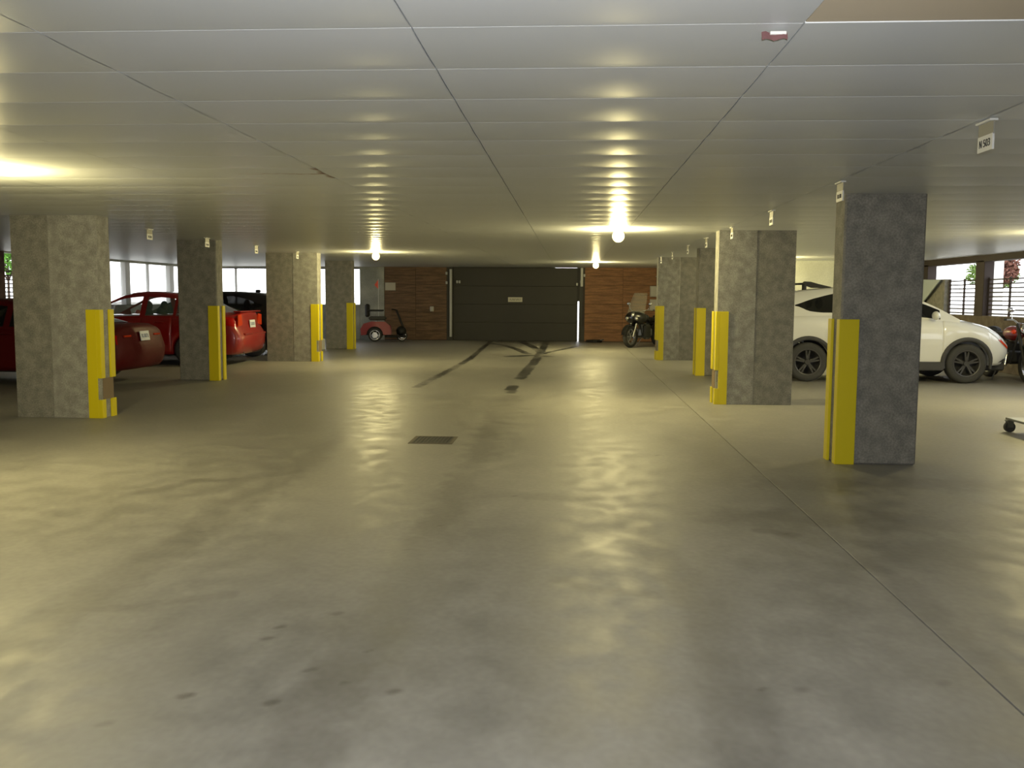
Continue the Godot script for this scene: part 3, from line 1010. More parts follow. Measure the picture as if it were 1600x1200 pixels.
func build_cars() -> void:
	M.plate = mat(Color(0.90, 0.92, 0.95), 0.45)
	# --- white crossover
	var H := {
		"L": 4.24, "hw": 0.885, "sill": 0.30, "ra": 0.385, "rw": 0.332, "axr": 0.82, "axf": 3.43, "seams": [1.28, 2.15, 3.02], "paint": M.white_paint, "glass": M.dark_glass, "rim": M.dark_rim, "mirror_mat": M.white_paint,
		"belt": [[0, 1.02], [0.5, 1.10], [1.2, 1.115], [2.2, 1.09], [3.1, 1.04], [3.5, 0.96], [3.9, 0.84], [4.15, 0.72], [4.30, 0.62]],
		"top": [[0, 1.06], [0.5, 1.13], [1.2, 1.15], [2.6, 1.13], [3.2, 1.09], [3.5, 1.05], [3.9, 0.95], [4.12, 0.82], [4.24, 0.68]],
		"plan": [[0, 0.66], [0.06, 0.76], [0.18, 0.84], [0.5, 0.88], [1.2, 0.885], [3.2, 0.885], [3.75, 0.86], [4.02, 0.78], [4.15, 0.68], [4.24, 0.52]],
		"rear": [[0.3, 0.10], [0.45, 0.0], [0.75, 0.0], [0.9, 0.08], [1.06, 0.14]], "nose": [[0.3, 0.12], [0.45, 0.02], [0.6, 0.0], [0.7, 0.05]],
		"roof": [[0.12, 1.07], [0.25, 1.28], [0.50, 1.49], [0.85, 1.56], [1.6, 1.605], [2.15, 1.57], [2.5, 1.48], [2.85, 1.33], [3.3, 1.07]],
		"cabw": 0.60, "rg_top": 0.42, "ws_top": 2.25, "windows": [[0.60, 1.95], [2.05, 2.98]],
		"wlo": [[0.55, 0.45], [0.62, 0.42], [0.85, 0.19], [1.1, 0.13], [3.3, 0.12]], "whi": [[0.55, 0.46], [0.62, 0.48], [0.95, 0.66], [1.4, 0.80], [2.4, 0.80], [3.3, 0.80]],
		"seat_x": [1.2, 2.1], "head_y": 1.32, "mirror": [2.86, 1.13], "handles": [[2.02, 5.2]],
		"lenses": [["headlight", [Vector2(3.78, 5.9), Vector2(4.18, 4.9), Vector2(4.18, 5.9), Vector2(3.80, 6.4)], M.lens_clear], ["turn_signal", [Vector2(3.98, 5.2), Vector2(4.16, 4.4), Vector2(4.18, 4.8), Vector2(4.0, 5.7)], M.lens_orange], ["tail_light", [Vector2(0.03, 5.0), Vector2(0.36, 5.6), Vector2(0.33, 6.3), Vector2(0.03, 6.4)], M.lens_red], ["fog_recess", [Vector2(4.0, 2.0), Vector2(4.15, 2.4), Vector2(4.15, 3.0), Vector2(4.1, 2.9)], M.cladding]]}
	var c := car(H, "crossover_car", "white compact crossover with dark arches and black roof carrier, parked right", "car", Vector3(3.175 + 2.12, 0, -15.93 - 0.86), 0.0)
	for side in [1.0, -1.0]:
		for ax in [H.axr, H.axf]:
			var mb := MB.new(true)
			var rows := []
			for i in 25:
				var a := deg_to_rad(-12.0 + 204.0 * i / 24.0)
				var row := []
				for q in [[0.0, -0.02], [0.0, 0.016], [0.055, 0.018], [0.07, 0.0]]:
					var s: float = ax + cos(a) * (H.ra - 0.012 + q[0])
					var y: float = maxf(H.rw + sin(a) * (H.ra - 0.012 + q[0]), 0.22)
					var w: float = cv(H.plan, s) + q[1]
					row.append(Vector3(car_x(H, s, y), y, w * side))
				rows.append(row)
			mb.grid(rows, side > 0)
			part("arch_trim", mb.mesh(), M.cladding, c)
		part("sill_trim", MB.new().bar(Vector3(H.axr + 0.38 - 2.12, 0.21, side * 0.80), Vector3(H.axf - 0.38 - 2.12, 0.36, side * 0.903), 0.015).mesh(), M.cladding, c)
		# roof rails and carrier
	part("bumper_trim", MB.new().bar(Vector3(3.8 - 2.12, 0.20, -0.62), Vector3(4.16 - 2.12, 0.34, 0.62), 0.03).mesh(), M.cladding, c)
	part("bumper_trim", MB.new().bar(Vector3(0.06 - 2.12, 0.22, -0.70), Vector3(0.45 - 2.12, 0.36, 0.70), 0.03).mesh(), M.cladding, c)
	for xx in [0.80, 1.75]:
		var rk := MB.new(true)
		rk.cyl(Vector3(xx - 2.12, 1.655, -0.56), Vector3(xx - 2.12, 1.655, 0.56), 0.018)
		for z in [-0.52, 0.52]: rk.bar(Vector3(xx - 0.035 - 2.12, 1.50, z - 0.03), Vector3(xx + 0.035 - 2.12, 1.65, z + 0.03), 0.01)
		part("roof_bar", rk.mesh(), M.black, c)
	part("bike_carrier", MB.new().prism(PackedVector2Array([Vector2(0.62, 1.63), Vector2(0.62, 1.665), Vector2(0.80, 1.665), Vector2(0.83, 1.695), Vector2(0.93, 1.69), Vector2(1.05, 1.655), Vector2(1.28, 1.60), Vector2(1.27, 1.58), Vector2(0.95, 1.585), Vector2(0.82, 1.635)]), 0.36, 0.44, Transform3D(Basis.IDENTITY, Vector3(-2.12, 0, 0))).mesh(), M.black, c, "black roof carrier arm")
	# --- red sedan
	var Csp := {
		"L": 4.54, "hw": 0.88, "sill": 0.22, "ra": 0.345, "rw": 0.312, "axr": 1.02, "axf": 3.62, "seams": [1.38, 2.02, 3.12], "paint": M.red_orange, "glass": M.car_glass, "rim": M.silver_rim,
		"belt": [[0, 0.90], [0.5, 0.93], [1.5, 0.94], [2.8, 0.91], [3.4, 0.85], [4.0, 0.74], [4.4, 0.66], [4.54, 0.60]],
		"top": [[0, 1.06], [0.12, 1.075], [0.6, 1.06], [1.5, 1.02], [3.0, 0.99], [3.35, 0.96], [4.0, 0.84], [4.4, 0.74], [4.54, 0.66]],
		"plan": [[0, 0.70], [0.05, 0.79], [0.16, 0.84], [0.5, 0.87], [1.2, 0.88], [3.4, 0.88], [4.0, 0.85], [4.35, 0.74], [4.54, 0.55]],
		"rear": [[0.22, 0.12], [0.34, 0.02], [0.60, 0.0], [0.66, 0.07], [0.95, 0.12], [1.05, 0.10]], "nose": [[0.22, 0.12], [0.35, 0.02], [0.55, 0.0], [0.66, 0.05]],
		"roof": [[0.50, 1.06], [0.8, 1.19], [1.15, 1.36], [1.5, 1.435], [2.0, 1.466], [2.35, 1.43], [2.76, 1.25], [3.05, 1.10], [3.32, 0.97]],
		"cabw": 0.56, "rg_top": 1.2, "ws_top": 2.3, "windows": [[0.92, 1.30], [1.36, 1.93], [2.04, 2.98]],
		"wlo": [[0, 0.10], [3.5, 0.10]], "whi": [[0.5, 0.70], [0.92, 0.72], [1.3, 0.80], [2.4, 0.80], [3.3, 0.78]],
		"seat_x": [1.35, 2.15], "head_y": 1.17, "mirror": [2.90, 1.0], "handles": [[1.62, 5.4], [2.25, 5.4]],
		"lenses": [["tail_light", [Vector2(0.0, 5.0), Vector2(0.34, 5.3), Vector2(0.30, 6.6), Vector2(0.0, 6.5)], M.lens_red], ["headlight", [Vector2(3.95, 4.9), Vector2(4.45, 4.6), Vector2(4.45, 5.9), Vector2(3.98, 6.0)], M.lens_clear]]}
	var cr := car(Csp, "red_sedan", "bright red sedan, tail to the aisle, behind the narrow left column", "car", Vector3(-6.52 - 2.27, 0, -17.9 - 0.88), PI)
	for z in [-1.0, 1.0]:
		part("tail_light", MB.new().prism(PackedVector2Array([Vector2(0.44, 0.80), Vector2(0.70, 0.78), Vector2(0.70, 1.0), Vector2(0.52, 1.02)]), 0.0, 0.02, Transform3D(Basis(Vector3(0, 0, z), Vector3(0, 1, 0), Vector3(-1, 0, 0)) if z > 0 else Basis(Vector3(0, 0, -1), Vector3(0, 1, 0), Vector3(-1, 0, 0)), Vector3(-2.27 + 0.10, 0, 0))).mesh(), M.lens_orange, cr, "orange and red tail lamp lens")
	part("boot_spoiler", MB.new().bar(Vector3(-2.27 + 0.06, 1.055, -0.60), Vector3(-2.27 + 0.22, 1.085, 0.60), 0.012).mesh(), M.red_orange, cr)
	part("bumper_step", MB.new().bar(Vector3(-2.27 - 0.045, 0.60, -0.62), Vector3(-2.27 + 0.2, 0.64, 0.62), 0.018).mesh(), M.red_orange, cr)
	plate(cr, Vector3(-2.27 + 0.035, 0.82, 0.0), -0.1)
	part("exhaust", MB.new(true).cyl(Vector3(-2.27 + 0.05, 0.24, -0.5), Vector3(-2.27 + 0.4, 0.26, -0.5), 0.03).mesh(), M.chrome, cr)
	# --- maroon coupe
	var P := Csp.duplicate()
	P.merge({
		"L": 4.55, "paint": M.maroon, "plan": [[0, 0.80], [0.03, 0.835], [0.12, 0.855], [0.5, 0.87], [3.4, 0.87], [4.0, 0.84], [4.35, 0.74], [4.55, 0.55]], "rim": M.silver_rim, "seams": [1.55, 2.95], "glass": glass(Color(0.04, 0.06, 0.05), 0.8),
		"belt": [[0, 0.80], [0.5, 0.84], [1.5, 0.86], [2.8, 0.86], [3.4, 0.80], [4.0, 0.70], [4.4, 0.62], [4.55, 0.56]],
		"top": [[0, 0.92], [0.10, 0.945], [0.7, 0.94], [1.5, 0.92], [3.0, 0.93], [3.35, 0.90], [4.0, 0.80], [4.4, 0.70], [4.55, 0.60]],
		"rear": [[0.22, 0.10], [0.34, 0.02], [0.55, 0.0], [0.62, 0.02], [0.85, 0.07], [0.93, 0.10]],
		"roof": [[0.62, 0.94], [0.95, 1.04], [1.3, 1.16], [1.7, 1.27], [2.2, 1.32], [2.6, 1.26], [3.0, 1.08], [3.3, 0.90]],
		"rg_top": 1.5, "ws_top": 2.5, "windows": [[1.0, 1.72], [1.82, 3.0]], "head_y": 1.08, "mirror": [2.95, 0.94], "handles": [[1.75, 5.4]], "seat_x": [2.0]}, true)
	P.lenses = [["tail_light", [Vector2(0.0, 4.6), Vector2(0.26, 4.9), Vector2(0.24, 5.7), Vector2(0.0, 5.7)], M.lens_red], ["headlight", Csp.lenses[1][1], M.lens_clear]]
	var cm := car(P, "maroon_coupe", "dark maroon coupe with white plate behind nearest left column", "car", Vector3(-6.86 - 2.275, 0, -14.5), PI)
	for z in [-1.0, 1.0]:
		part("reflector_strip", MB.new().bar(Vector3(-2.275 - 0.005, 0.735, z * 0.40), Vector3(-2.275 + 0.02, 0.765, z * 0.62), 0.004).mesh(), M.lens_orange, cm, "amber and red tail lamp")
	plate(cm, Vector3(-2.275 - 0.03, 0.74, 0.0), -0.16)
	# --- black hatchback
	var B := H.duplicate()
	B.merge({"paint": M.black_gloss, "mirror_mat": M.black_gloss, "rim": M.silver_rim, "sill": 0.22, "ra": 0.35, "rw": 0.315,
		"belt": [[0, 0.92], [0.5, 0.97], [1.2, 0.98], [2.2, 0.96], [3.1, 0.92], [3.5, 0.86], [3.9, 0.76], [4.15, 0.68], [4.30, 0.60]],
		"top": [[0, 0.96], [0.5, 1.0], [1.2, 1.02], [2.6, 1.0], [3.2, 0.98], [3.5, 0.94], [3.9, 0.86], [4.15, 0.76], [4.30, 0.64]],
		"roof": [[0.04, 0.98], [0.20, 1.18], [0.42, 1.36], [0.80, 1.46], [1.5, 1.49], [2.15, 1.46], [2.5, 1.38], [2.85, 1.22], [3.3, 0.96]], "head_y": 1.2, "mirror": [2.86, 1.03]}, true)
	var cb := car(B, "black_hatchback", "black hatchback behind the red sedan", "car", Vector3(-6.45 - 2.12, 0, -20.75 - 0.88), PI)
	part("roof_fin", MB.new(true).ball(Vector3(0.95 - 2.12, 1.50, 0.0), Vector3(0.07, 0.04, 0.02), 10, 6).mesh(), M.black_gloss, cb)
	plate(cb, Vector3(-2.12 - 0.04, 0.74, 0.0), 0.0)

# ---------------------------------------------------------------- motorcycles and scooter
func moto_wheel(t: Node3D, at: Vector3, r: float, wide: float) -> void:
	var o := Node3D.new()
	o.name = "wheel"
	t.add_child(o, true)
	o.position = at
	var xf := Transform3D(Basis(Vector3.RIGHT, PI / 2), Vector3.ZERO)
	part("tyre", MB.new(true).lathe([Vector2(r * 0.72, -wide * 0.8), Vector2(r * 0.93, -wide), Vector2(r, -wide * 0.4), Vector2(r, wide * 0.4), Vector2(r * 0.93, wide), Vector2(r * 0.72, wide * 0.8)], 26, xf).mesh(), M.rubber, o)
	var rm := MB.new()
	rm.lathe([Vector2(r * 0.74, -wide * 0.7), Vector2(r * 0.66, -wide * 0.7), Vector2(r * 0.66, wide * 0.7), Vector2(r * 0.74, wide * 0.7)], 26, xf)
	for k in 6:
		var d := Vector3(cos(TAU * k / 6), sin(TAU * k / 6), 0)
		rm.cyl(d * 0.03, d * r * 0.7, 0.014, 0.010, 6)
	rm.cyl(Vector3(0, 0, -wide), Vector3(0, 0, wide), 0.04, 0.04, 12)
	rm.cyl(Vector3(0, 0, wide * 0.9), Vector3(0, 0, wide * 0.9 + 0.008), r * 0.42, r * 0.42, 18)
	part("rim", rm.mesh(), M.silver_rim, o)

func motorcycle(label: String, at: Vector3, turn: float, tank_mat: Material, screen: bool, accent: Material) -> Node3D:
	# front towards +x
	var t := thing("motorcycle", label, "motorcycle", at, turn, "motorcycles")
	var hb := 0.40 if screen else 0.17
	moto_wheel(t, Vector3(0.72, 0.31, 0), 0.31, 0.055)
	moto_wheel(t, Vector3(-0.70, 0.31, 0), 0.31, 0.075)
	var fk := MB.new(true)
	for z in [-0.09, 0.09]: fk.cyl(Vector3(0.72, 0.31, z), Vector3(0.42, 0.98, z), 0.024, 0.028, 10)
	part("fork", fk.mesh(), M.chrome if screen else M.black, t)
	part("handlebar", MB.new(true).tube([Vector3(0.22, 1.06, -hb), Vector3(0.34, 1.06, -hb * 0.7), Vector3(0.42, 1.0, -0.09), Vector3(0.42, 1.0, 0.09), Vector3(0.34, 1.06, hb * 0.7), Vector3(0.22, 1.06, hb)], 0.014).mesh(), M.chrome, t)
	for z in [-1.0, 1.0]:
		part("grip", MB.new(true).cyl(Vector3(0.26, 1.06, z * (hb - 0.06)), Vector3(0.17, 1.06, z * (hb + 0.03)), 0.02).mesh(), M.rubber, t)
		var mr := MB.new(true)
		mr.tube([Vector3(0.30, 1.06, z * hb * 0.75), Vector3(0.30, 1.20, z * hb * 0.9)], 0.007, 6)
		mr.ball(Vector3(0.30, 1.23, z * hb * 0.92), Vector3(0.02, 0.045, 0.07), 10, 6)
		part("mirror", mr.mesh(), M.chrome, t)
	part("headlight", MB.new(true).ball(Vector3(0.56, 0.90, 0), Vector3(0.10, 0.10, 0.10), 14, 10).mesh(), M.chrome, t)
	for z in [-1.0, 1.0]:
		part("turn_signal", MB.new(true).ball(Vector3(0.52, 0.86, z * 0.20), Vector3(0.045, 0.04, 0.04), 8, 6).mesh(), accent, t)
	part("fuel_tank", MB.new(true).ball(Vector3(0.12, 0.82, 0), Vector3(0.30, 0.13, 0.13), 16, 10).mesh(), tank_mat, t)
	part("seat", MB.new(true).ball(Vector3(-0.32, 0.77, 0), Vector3(0.36, 0.08, 0.15), 14, 8).ball(Vector3(-0.62, 0.85, 0), Vector3(0.16, 0.08, 0.13), 12, 8).mesh(), M.black, t)
	var fr := MB.new(true)
	for z in [-0.12, 0.12]: fr.tube([Vector3(0.42, 0.90, z * 0.4), Vector3(0.30, 0.32, z), Vector3(-0.20, 0.28, z), Vector3(-0.30, 0.68, z), Vector3(-0.85, 0.72, z)], 0.018, 8)
	part("frame", fr.mesh(), M.black, t)
	part("engine", MB.new().box(Vector3(0.04, 0.42, 0), Vector3(0.42, 0.22, 0.30), 0.03).box(Vector3(0.12, 0.60, 0), Vector3(0.16, 0.18, 0.20), 0.01, Transform3D(Basis(Vector3.BACK, -0.2), Vector3(-0.1, 0.02, 0))).mesh(), M.steel if screen else M.black, t)
	part("exhaust", MB.new(true).tube([Vector3(0.22, 0.50, 0.15), Vector3(0.26, 0.28, 0.19), Vector3(-0.30, 0.27, 0.20), Vector3(-0.95, 0.33, 0.20)], 0.035, 10).mesh(), M.chrome, t)
	var fe := MB.new(true)
	var rows := []
	for i in 9:
		var a := deg_to_rad(10.0 + 130.0 * i / 8.0)
		rows.append([Vector3(0.72 + cos(a) * 0.35, 0.31 + sin(a) * 0.35, -0.075), Vector3(0.72 + cos(a) * 0.36, 0.31 + sin(a) * 0.36, 0.0), Vector3(0.72 + cos(a) * 0.35, 0.31 + sin(a) * 0.35, 0.075)])
	fe.grid(rows)
	part("front_fender", fe.mesh(), M.black_gloss, t)
	var fe2 := MB.new(true)
	rows = []
	for i in 9:
		var a := deg_to_rad(20.0 + 150.0 * i / 8.0)
		rows.append([Vector3(-0.70 + cos(a) * 0.36, 0.31 + sin(a) * 0.36, -0.10), Vector3(-0.70 + cos(a) * 0.38, 0.31 + sin(a) * 0.38, 0.0), Vector3(-0.70 + cos(a) * 0.36, 0.31 + sin(a) * 0.36, 0.10)])
	fe2.grid(rows)
	part("rear_fender", fe2.mesh(), M.black_gloss, t)
	part("tail_light", MB.new(true).ball(Vector3(-1.04, 0.56, 0), Vector3(0.03, 0.035, 0.06), 10, 6).mesh(), M.lens_red, t)
	part("kickstand", MB.new(true).cyl(Vector3(-0.05, 0.28, 0.14), Vector3(0.0, 0.005, 0.28), 0.012).mesh(), M.steel, t)
	if screen:
		var sc := MB.new(true)
		rows = []
		for i in 7:
			var v := i / 6.0
			var row := []
			for j in 7:
				var u := j / 3.0 - 1.0
				var w := 0.30 * (1.0 - 0.25 * v * v)
				row.append(Vector3(0.60 - 0.26 * v - 0.10 * u * u, 0.92 + 0.62 * v, u * w))
			rows.append(row)
		sc.grid(rows)
		part("fairing", MB.new(true).ball(Vector3(0.46, 0.84, 0), Vector3(0.20, 0.20, 0.36), 16, 10).mesh(), M.black_gloss, t)
		for z in [-1.0, 1.0]:
			part("spot_lamp", MB.new(true).ball(Vector3(0.66, 0.82, z * 0.16), Vector3(0.05, 0.06, 0.06), 12, 8).mesh(), M.chrome, t)
			part("leg_guard", MB.new().box(Vector3(0.30, 0.45, z * 0.26), Vector3(0.30, 0.42, 0.14), 0.05).mesh(), M.black_gloss, t)
		part("windscreen", sc.mesh(), glass(Color(0.55, 0.55, 0.52), 0.35), t, "smoky clear windscreen")
		for z in [-1.0, 1.0]:
			part("saddlebag", MB.new().box(Vector3(-0.62, 0.55, z * 0.25), Vector3(0.42, 0.30, 0.16), 0.04).mesh(), M.black_gloss, t)
	return t

func build_bikes() -> void:
	motorcycle("black motorcycle with chrome and windscreen beside farthest right column", Vector3(2.12, 0, -26.9), -2.25, M.black_gloss, true, M.chrome)
	motorcycle("red and black motorcycle at right edge in front of white crossover", Vector3(7.68, 0, -16.80), -PI / 2 + 0.03, paint(Color(0.50, 0.05, 0.04)), false, M.lens_orange)
	# mobility scooter, front towards +x
	var t := thing("mobility_scooter", "red mobility scooter with black seat and tall flag by back wall", "mobility scooter", Vector3(-6.0, 0, -28.7), 0.15)
	for w in [[-0.05, 0.21, 0.30, 0.21], [-0.05, 0.21, -0.30, 0.21]]:
		moto_wheel(t, Vector3(w[0] - 0.05, w[1], w[2]), w[3], 0.06)
	moto_wheel(t, Vector3(0.72, 0.17, 0.0), 0.17, 0.05)
	var prof := PackedVector2Array([Vector2(-0.52, 0.20), Vector2(-0.54, 0.40), Vector2(-0.44, 0.56), Vector2(-0.20, 0.63), Vector2(0.22, 0.62), Vector2(0.36, 0.50), Vector2(0.40, 0.22)])
	for i in 9:
		var a := PI * i / 8.0
		prof.append(Vector2(-0.10 + cos(a) * 0.255, 0.22 + sin(a) * 0.255))
	var red := paint(Color(0.55, 0.04, 0.06))
	for z in [-1.0, 1.0]:
		part("side_cowl", MB.new().prism(prof, z * 0.36 - 0.02, z * 0.36 + 0.02).mesh(), red, t, "red side cowl with wheel arch")
	part("rear_cowl", MB.new().prism(PackedVector2Array([Vector2(-0.52, 0.22), Vector2(-0.54, 0.40), Vector2(-0.44, 0.56), Vector2(-0.20, 0.63), Vector2(0.22, 0.62), Vector2(0.36, 0.50), Vector2(0.30, 0.50), Vector2(0.18, 0.58), Vector2(-0.20, 0.59), Vector2(-0.40, 0.53), Vector2(-0.48, 0.40), Vector2(-0.46, 0.22)]), -0.34, 0.34).mesh(), red, t, "red rear cowl")
	part("cowl_core", MB.new().bar(Vector3(-0.42, 0.20, -0.22), Vector3(0.24, 0.50, 0.22), 0.04).mesh(), M.black, t)
	part("footboard", MB.new().bar(Vector3(0.2, 0.13, -0.24), Vector3(0.85, 0.19, 0.24), 0.02).mesh(), M.black, t)
	part("front_cowl", MB.new(true).ball(Vector3(0.70, 0.32, 0), Vector3(0.16, 0.16, 0.20), 14, 8).mesh(), M.black, t)
	part("tiller", MB.new(true).cyl(Vector3(0.76, 0.45, 0), Vector3(0.55, 0.98, 0), 0.035).mesh(), M.black, t)
	part("handlebar", MB.new(true).tube([Vector3(0.42, 1.0, -0.28), Vector3(0.55, 0.98, -0.08), Vector3(0.55, 0.98, 0.08), Vector3(0.42, 1.0, 0.28)], 0.018).mesh(), M.black, t)
	part("seat_cushion", MB.new().bar(Vector3(-0.30, 0.66, -0.26), Vector3(0.24, 0.78, 0.26), 0.05).mesh(), mat(Color(0.30, 0.30, 0.28), 0.8), t)
	part("seat_post", MB.new(true).cyl(Vector3(-0.06, 0.5, 0), Vector3(-0.06, 0.64, 0), 0.04).mesh(), M.steel, t)
	part("backrest", MB.new().box(Vector3(-0.34, 0.96, 0), Vector3(0.13, 0.40, 0.48), 0.04).mesh(), M.black, t)
	for z in [-0.30, 0.30]:
		part("armrest", MB.new().box(Vector3(-0.08, 0.96, z), Vector3(0.46, 0.05, 0.08), 0.015).mesh(), M.black, t)
	part("flag_pole", MB.new(true).cyl(Vector3(-0.02, 0.5, -0.33), Vector3(-0.02, 1.95, -0.33), 0.006).mesh(), M.white_plastic, t)
	part("flag", MB.new().prism(PackedVector2Array([Vector2(-0.02, 1.93), Vector2(-0.02, 1.62), Vector2(-0.14, 1.76)]), -0.332, -0.328).mesh(), mat(Color(0.90, 0.38, 0.30), 0.7), t, "salmon safety flag")

# ---------------------------------------------------------------- small things
func park_sign(x: float, z: float, txt: String, face: float, label: String) -> void:
	var t := thing("stall_sign", label, "sign", Vector3(x, cy(z) - 0.006, z), 0, "stall number signs hanging from the ceiling")
	t.scale = Vector3(1, 0.84, 0.84)
	part("bracket", MB.new().bar(Vector3(-0.02, -0.014, -0.095), Vector3(0.02, 0, 0.095), 0.003).mesh(), M.white_plastic, t)
	part("hanger", MB.new().bar(Vector3(-0.003, -0.085, -0.095), Vector3(0.003, -0.012, 0.095)).mesh(), mat(Color(0.58, 0.57, 0.52), 0.5), t, "grey plastic hanger")
	part("number_plate", MB.new().bar(Vector3(-0.005, -0.17, -0.095), Vector3(0.005, -0.08, 0.095), 0.001).mesh(), M.white_plastic, t, "white number plate")
	var tm := TextMesh.new()
	tm.text = txt
	tm.font_size = 10
	tm.pixel_size = 0.0052
	tm.depth = 0.002
	for f in [-1.0, 1.0]:
		var o := part("lettering", tm if txt else marks(4, 0.12, 0.035, 0.002), mat(Color(0.12, 0.12, 0.12), 0.7), t)
		if not txt: o.set_meta("kind", "stuff")
		o.position = Vector3(f * 0.0058, -0.124, 0)
		o.rotation.y = f * PI / 2

func build_small() -> void:
	var rz := [-4.63, -7.04, -9.39, -11.65, -13.85, -16.0, -18.4, -20.7]
	var ord := ["nearest and largest, with N 503", "just left of the nearest right column's top", "above gap between the two nearest right columns", "at the wide right column's top", "just left of the wide right column", "third from the far end of right row", "second from the far end of right row", "farthest of the right row"]
	for k in rz.size():
		park_sign(1.955, rz[k], "N 503" if k == 0 else "", -1.0, "hanging white stall sign, " + ord[k])
	var lz := [-12.18, -14.15, -16.4, -18.9]
	var lord := ["beside the nearest left column's top", "on the narrow left column in front of red sedan", "between the narrow and wide left columns", "at top of the wide left column by black hatchback"]
	for k in lz.size():
		park_sign(-5.63, lz[k], "", 1.0, "hanging white stall sign, " + lord[k])
	# drain grate
	var g := thing("floor_drain", "dark iron drain grate set in the aisle floor", "drain", Vector3(-1.32, 0, -8.85))
	var fr := MB.new()
	for s in [-1.0, 1.0]:
		fr.bar(Vector3(-0.21, 0, s * 0.22 - 0.015), Vector3(0.21, 0.004, s * 0.22 + 0.015))
		fr.bar(Vector3(s * 0.195 - 0.015, 0, -0.205), Vector3(s * 0.195 + 0.015, 0.004, 0.205))
	part("frame", fr.mesh(), mat(Color(0.36, 0.33, 0.27), 0.7), g)
	part("well", MB.new().bar(Vector3(-0.18, 0.0, -0.205), Vector3(0.18, 0.001, 0.205)).mesh(), M.black, g)
	for k in 11:
		part("grate_bar", MB.new().bar(Vector3(-0.18 + k * 0.0345, 0.0, -0.205), Vector3(-0.165 + k * 0.0345, 0.0045, 0.205)).mesh(), mat(Color(0.16, 0.15, 0.13), 0.6), g)
	# sign on the door
	var s := thing("door_sign", "small white lettered sign on the black overhead door", "sign", Vector3(-1.80, 1.25, -29.8))
	part("board", MB.new().bar(Vector3(-0.23, 0.0, -0.008), Vector3(0.23, 0.15, 0.012), 0.003).mesh(), mat(Color(0.80, 0.79, 0.72), 0.6), s)
	var l := part("lettering", marks(9, 0.36, 0.06, 0.003), mat(Color(0.42, 0.41, 0.36), 0.7), s)
	l.set_meta("kind", "stuff")
	l.position = Vector3(0, 0.075, 0.013)
	# notice on the wooden wall, outlet below it
	var nt := thing("paper_notice", "blank pale notice on the wooden wall above the scooter", "notice", Vector3(-5.82, 1.60, -29.70))
	part("sheet", MB.new().bar(Vector3(-0.165, 0, 0), Vector3(0.165, 0.24, 0.01), 0.002).mesh(), mat(Color(0.72, 0.70, 0.64), 0.8), nt)
	part("frame", MB.new().bar(Vector3(-0.175, -0.01, -0.003), Vector3(0.175, 0.25, 0.004), 0.002).mesh(), mat(Color(0.5, 0.48, 0.44), 0.8), nt)
	var ou := thing("wall_outlet", "small white outlet box on the dark wooden wall left of door", "outlet", Vector3(-4.47, 0.93, -29.70))
	part("box", MB.new().bar(Vector3(-0.06, 0, 0), Vector3(0.06, 0.16, 0.05), 0.012).mesh(), mat(Color(0.74, 0.73, 0.68), 0.6), ou)
	part("cover", MB.new().bar(Vector3(-0.045, 0.02, 0.05), Vector3(0.045, 0.14, 0.06), 0.004).mesh(), mat(Color(0.70, 0.69, 0.65), 0.6), ou)
	# electrical cabinets at right end of the wooden wall
	for e in [[1.42, 0.34, "upper pale electrical box right of the wooden wall", 1.44], [1.0, 0.34, "lower pale electrical box right of the wooden wall", 1.02]]:
		var b := thing("electrical_box", e[2], "electrical box", Vector3(2.62, e[3], -29.70), 0, "electrical boxes on the far wall")
		part("cabinet", MB.new().bar(Vector3(-0.15, 0, 0), Vector3(0.15, e[1], 0.12), 0.01).mesh(), mat(Color(0.72, 0.71, 0.68), 0.6), b)
		part("door", MB.new().bar(Vector3(-0.13, 0.02, 0.12), Vector3(0.13, e[1] - 0.02, 0.13), 0.004).mesh(), mat(Color(0.76, 0.75, 0.72), 0.6), b)
	var pp := thing("conduit", "pale vertical conduit above the electrical boxes", "pipe", Vector3(2.70, 1.78, -29.66))
	part("pipe", MB.new(true).cyl(Vector3(0, 0, 0), Vector3(0, 0.57, 0), 0.035).mesh(), M.galv, pp)
	part("clamp", MB.new().box(Vector3(0, 0.3, -0.015), Vector3(0.11, 0.03, 0.05)).mesh(), M.galv, pp)
	# hose and odds by the door jamb
	var ho := thing("garden_hose", "dark hose lying coiled at the right foot of the overhead door", "hose", Vector3(0.72, 0, -29.2))
	var path := []
	for k in 49:
		var a := TAU * k / 16.0
		path.append(Vector3(cos(a) * (0.22 + 0.03 * sin(k)), 0.02 + k * 0.0012, sin(a) * (0.16 + 0.02 * cos(k * 2.0))))
	part("coil", MB.new(true).tube(path, 0.018, 6).mesh(), M.black, ho)
	part("nozzle", MB.new(true).cyl(path[48], path[48] + Vector3(0.1, 0.02, 0.1), 0.016, 0.022, 8).mesh(), M.steel, ho)
	# white box by the far left columns
	var wb := thing("white_carton", "small white carton on the floor between the far left columns", "box", Vector3(-6.62, 0, -23.9))
	part("carton", MB.new().bar(Vector3(-0.16, 0, -0.16), Vector3(0.16, 0.27, 0.16), 0.006).mesh(), M.white_plastic, wb)
	part("flap", MB.new().bar(Vector3(-0.155, 0.27, -0.155), Vector3(-0.003, 0.276, 0.155)).mesh(), M.white_plastic, wb)
	part("flap", MB.new().bar(Vector3(0.003, 0.27, -0.155), Vector3(0.155, 0.276, 0.155)).mesh(), M.white_plastic, wb)
	# wheeled dolly at the right edge
	var dl := thing("wheeled_dolly", "low steel dolly on casters at right edge of the floor", "dolly", Vector3(5.10, 0, -9.65))
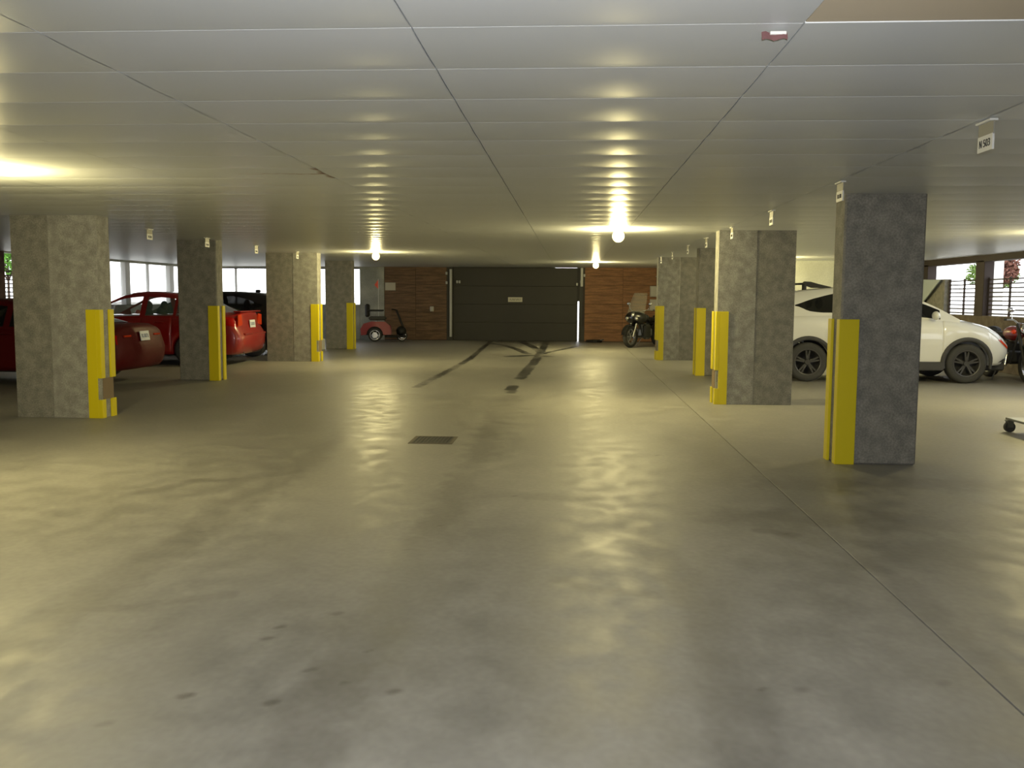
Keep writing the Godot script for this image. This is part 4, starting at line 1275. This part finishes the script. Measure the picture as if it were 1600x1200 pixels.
	for c in [[-0.52, 0.36], [-0.46, -0.40], [0.5, 0.36], [0.5, -0.40]]:
		var cw := MB.new(true)
		cw.cyl(Vector3(c[0], 0.055, c[1] - 0.02), Vector3(c[0], 0.055, c[1] + 0.02), 0.055, 0.055, 18)
		part("caster_wheel", cw.mesh(), M.rubber, dl)
		part("caster_fork", MB.new().bar(Vector3(c[0] - 0.03, 0.05, c[1] - 0.032), Vector3(c[0] + 0.03, 0.125, c[1] - 0.024)).bar(Vector3(c[0] - 0.03, 0.05, c[1] + 0.024), Vector3(c[0] + 0.03, 0.125, c[1] + 0.032)).bar(Vector3(c[0] - 0.04, 0.117, c[1] - 0.034), Vector3(c[0] + 0.04, 0.127, c[1] + 0.034)).mesh(), M.steel, dl)
	part("deck", MB.new().bar(Vector3(-0.48, 0.127, -0.46), Vector3(0.58, 0.15, 0.44), 0.005).mesh(), M.steel, dl)
	# torn red and white sticker on the ceiling
	var tp := thing("torn_sticker", "torn red and white sticker hanging on the ceiling near the seam", "sticker", Vector3(0.625, cy(-3.06) - 0.012, -3.06))
	var rows := []
	for i in 5:
		var row := []
		for j in 7:
			var u := j / 6.0
			row.append(Vector3(-0.04 + 0.08 * u, -0.026 * i / 4.0 + 0.0025 * sin(u * 11.0 + i * 1.3), 0.008 + 0.006 * sin(u * 8.0 + 1.0) + i * 0.003))
		rows.append(row)
	var rm := mat(Color(0.47, 0.33, 0.33), 0.4)
	rm.cull_mode = BaseMaterial3D.CULL_DISABLED
	part("red_strip", MB.new(true).grid(rows).mesh(), rm, tp, "crumpled red plastic strip")
	part("white_backing", MB.new().box(Vector3(0.012, -0.004, 0.004), Vector3(0.05, 0.010, 0.026), 0.001).mesh(), M.white_plastic, tp)
	# pale sheet added in place of the lit wedge on the corner wall
	var sh := thing("lit_wedge_sheet", "pale grey triangular sheet standing in for a lit wedge of the corner wall behind white crossover", "sheet", Vector3(8.22, 0, -22.2))
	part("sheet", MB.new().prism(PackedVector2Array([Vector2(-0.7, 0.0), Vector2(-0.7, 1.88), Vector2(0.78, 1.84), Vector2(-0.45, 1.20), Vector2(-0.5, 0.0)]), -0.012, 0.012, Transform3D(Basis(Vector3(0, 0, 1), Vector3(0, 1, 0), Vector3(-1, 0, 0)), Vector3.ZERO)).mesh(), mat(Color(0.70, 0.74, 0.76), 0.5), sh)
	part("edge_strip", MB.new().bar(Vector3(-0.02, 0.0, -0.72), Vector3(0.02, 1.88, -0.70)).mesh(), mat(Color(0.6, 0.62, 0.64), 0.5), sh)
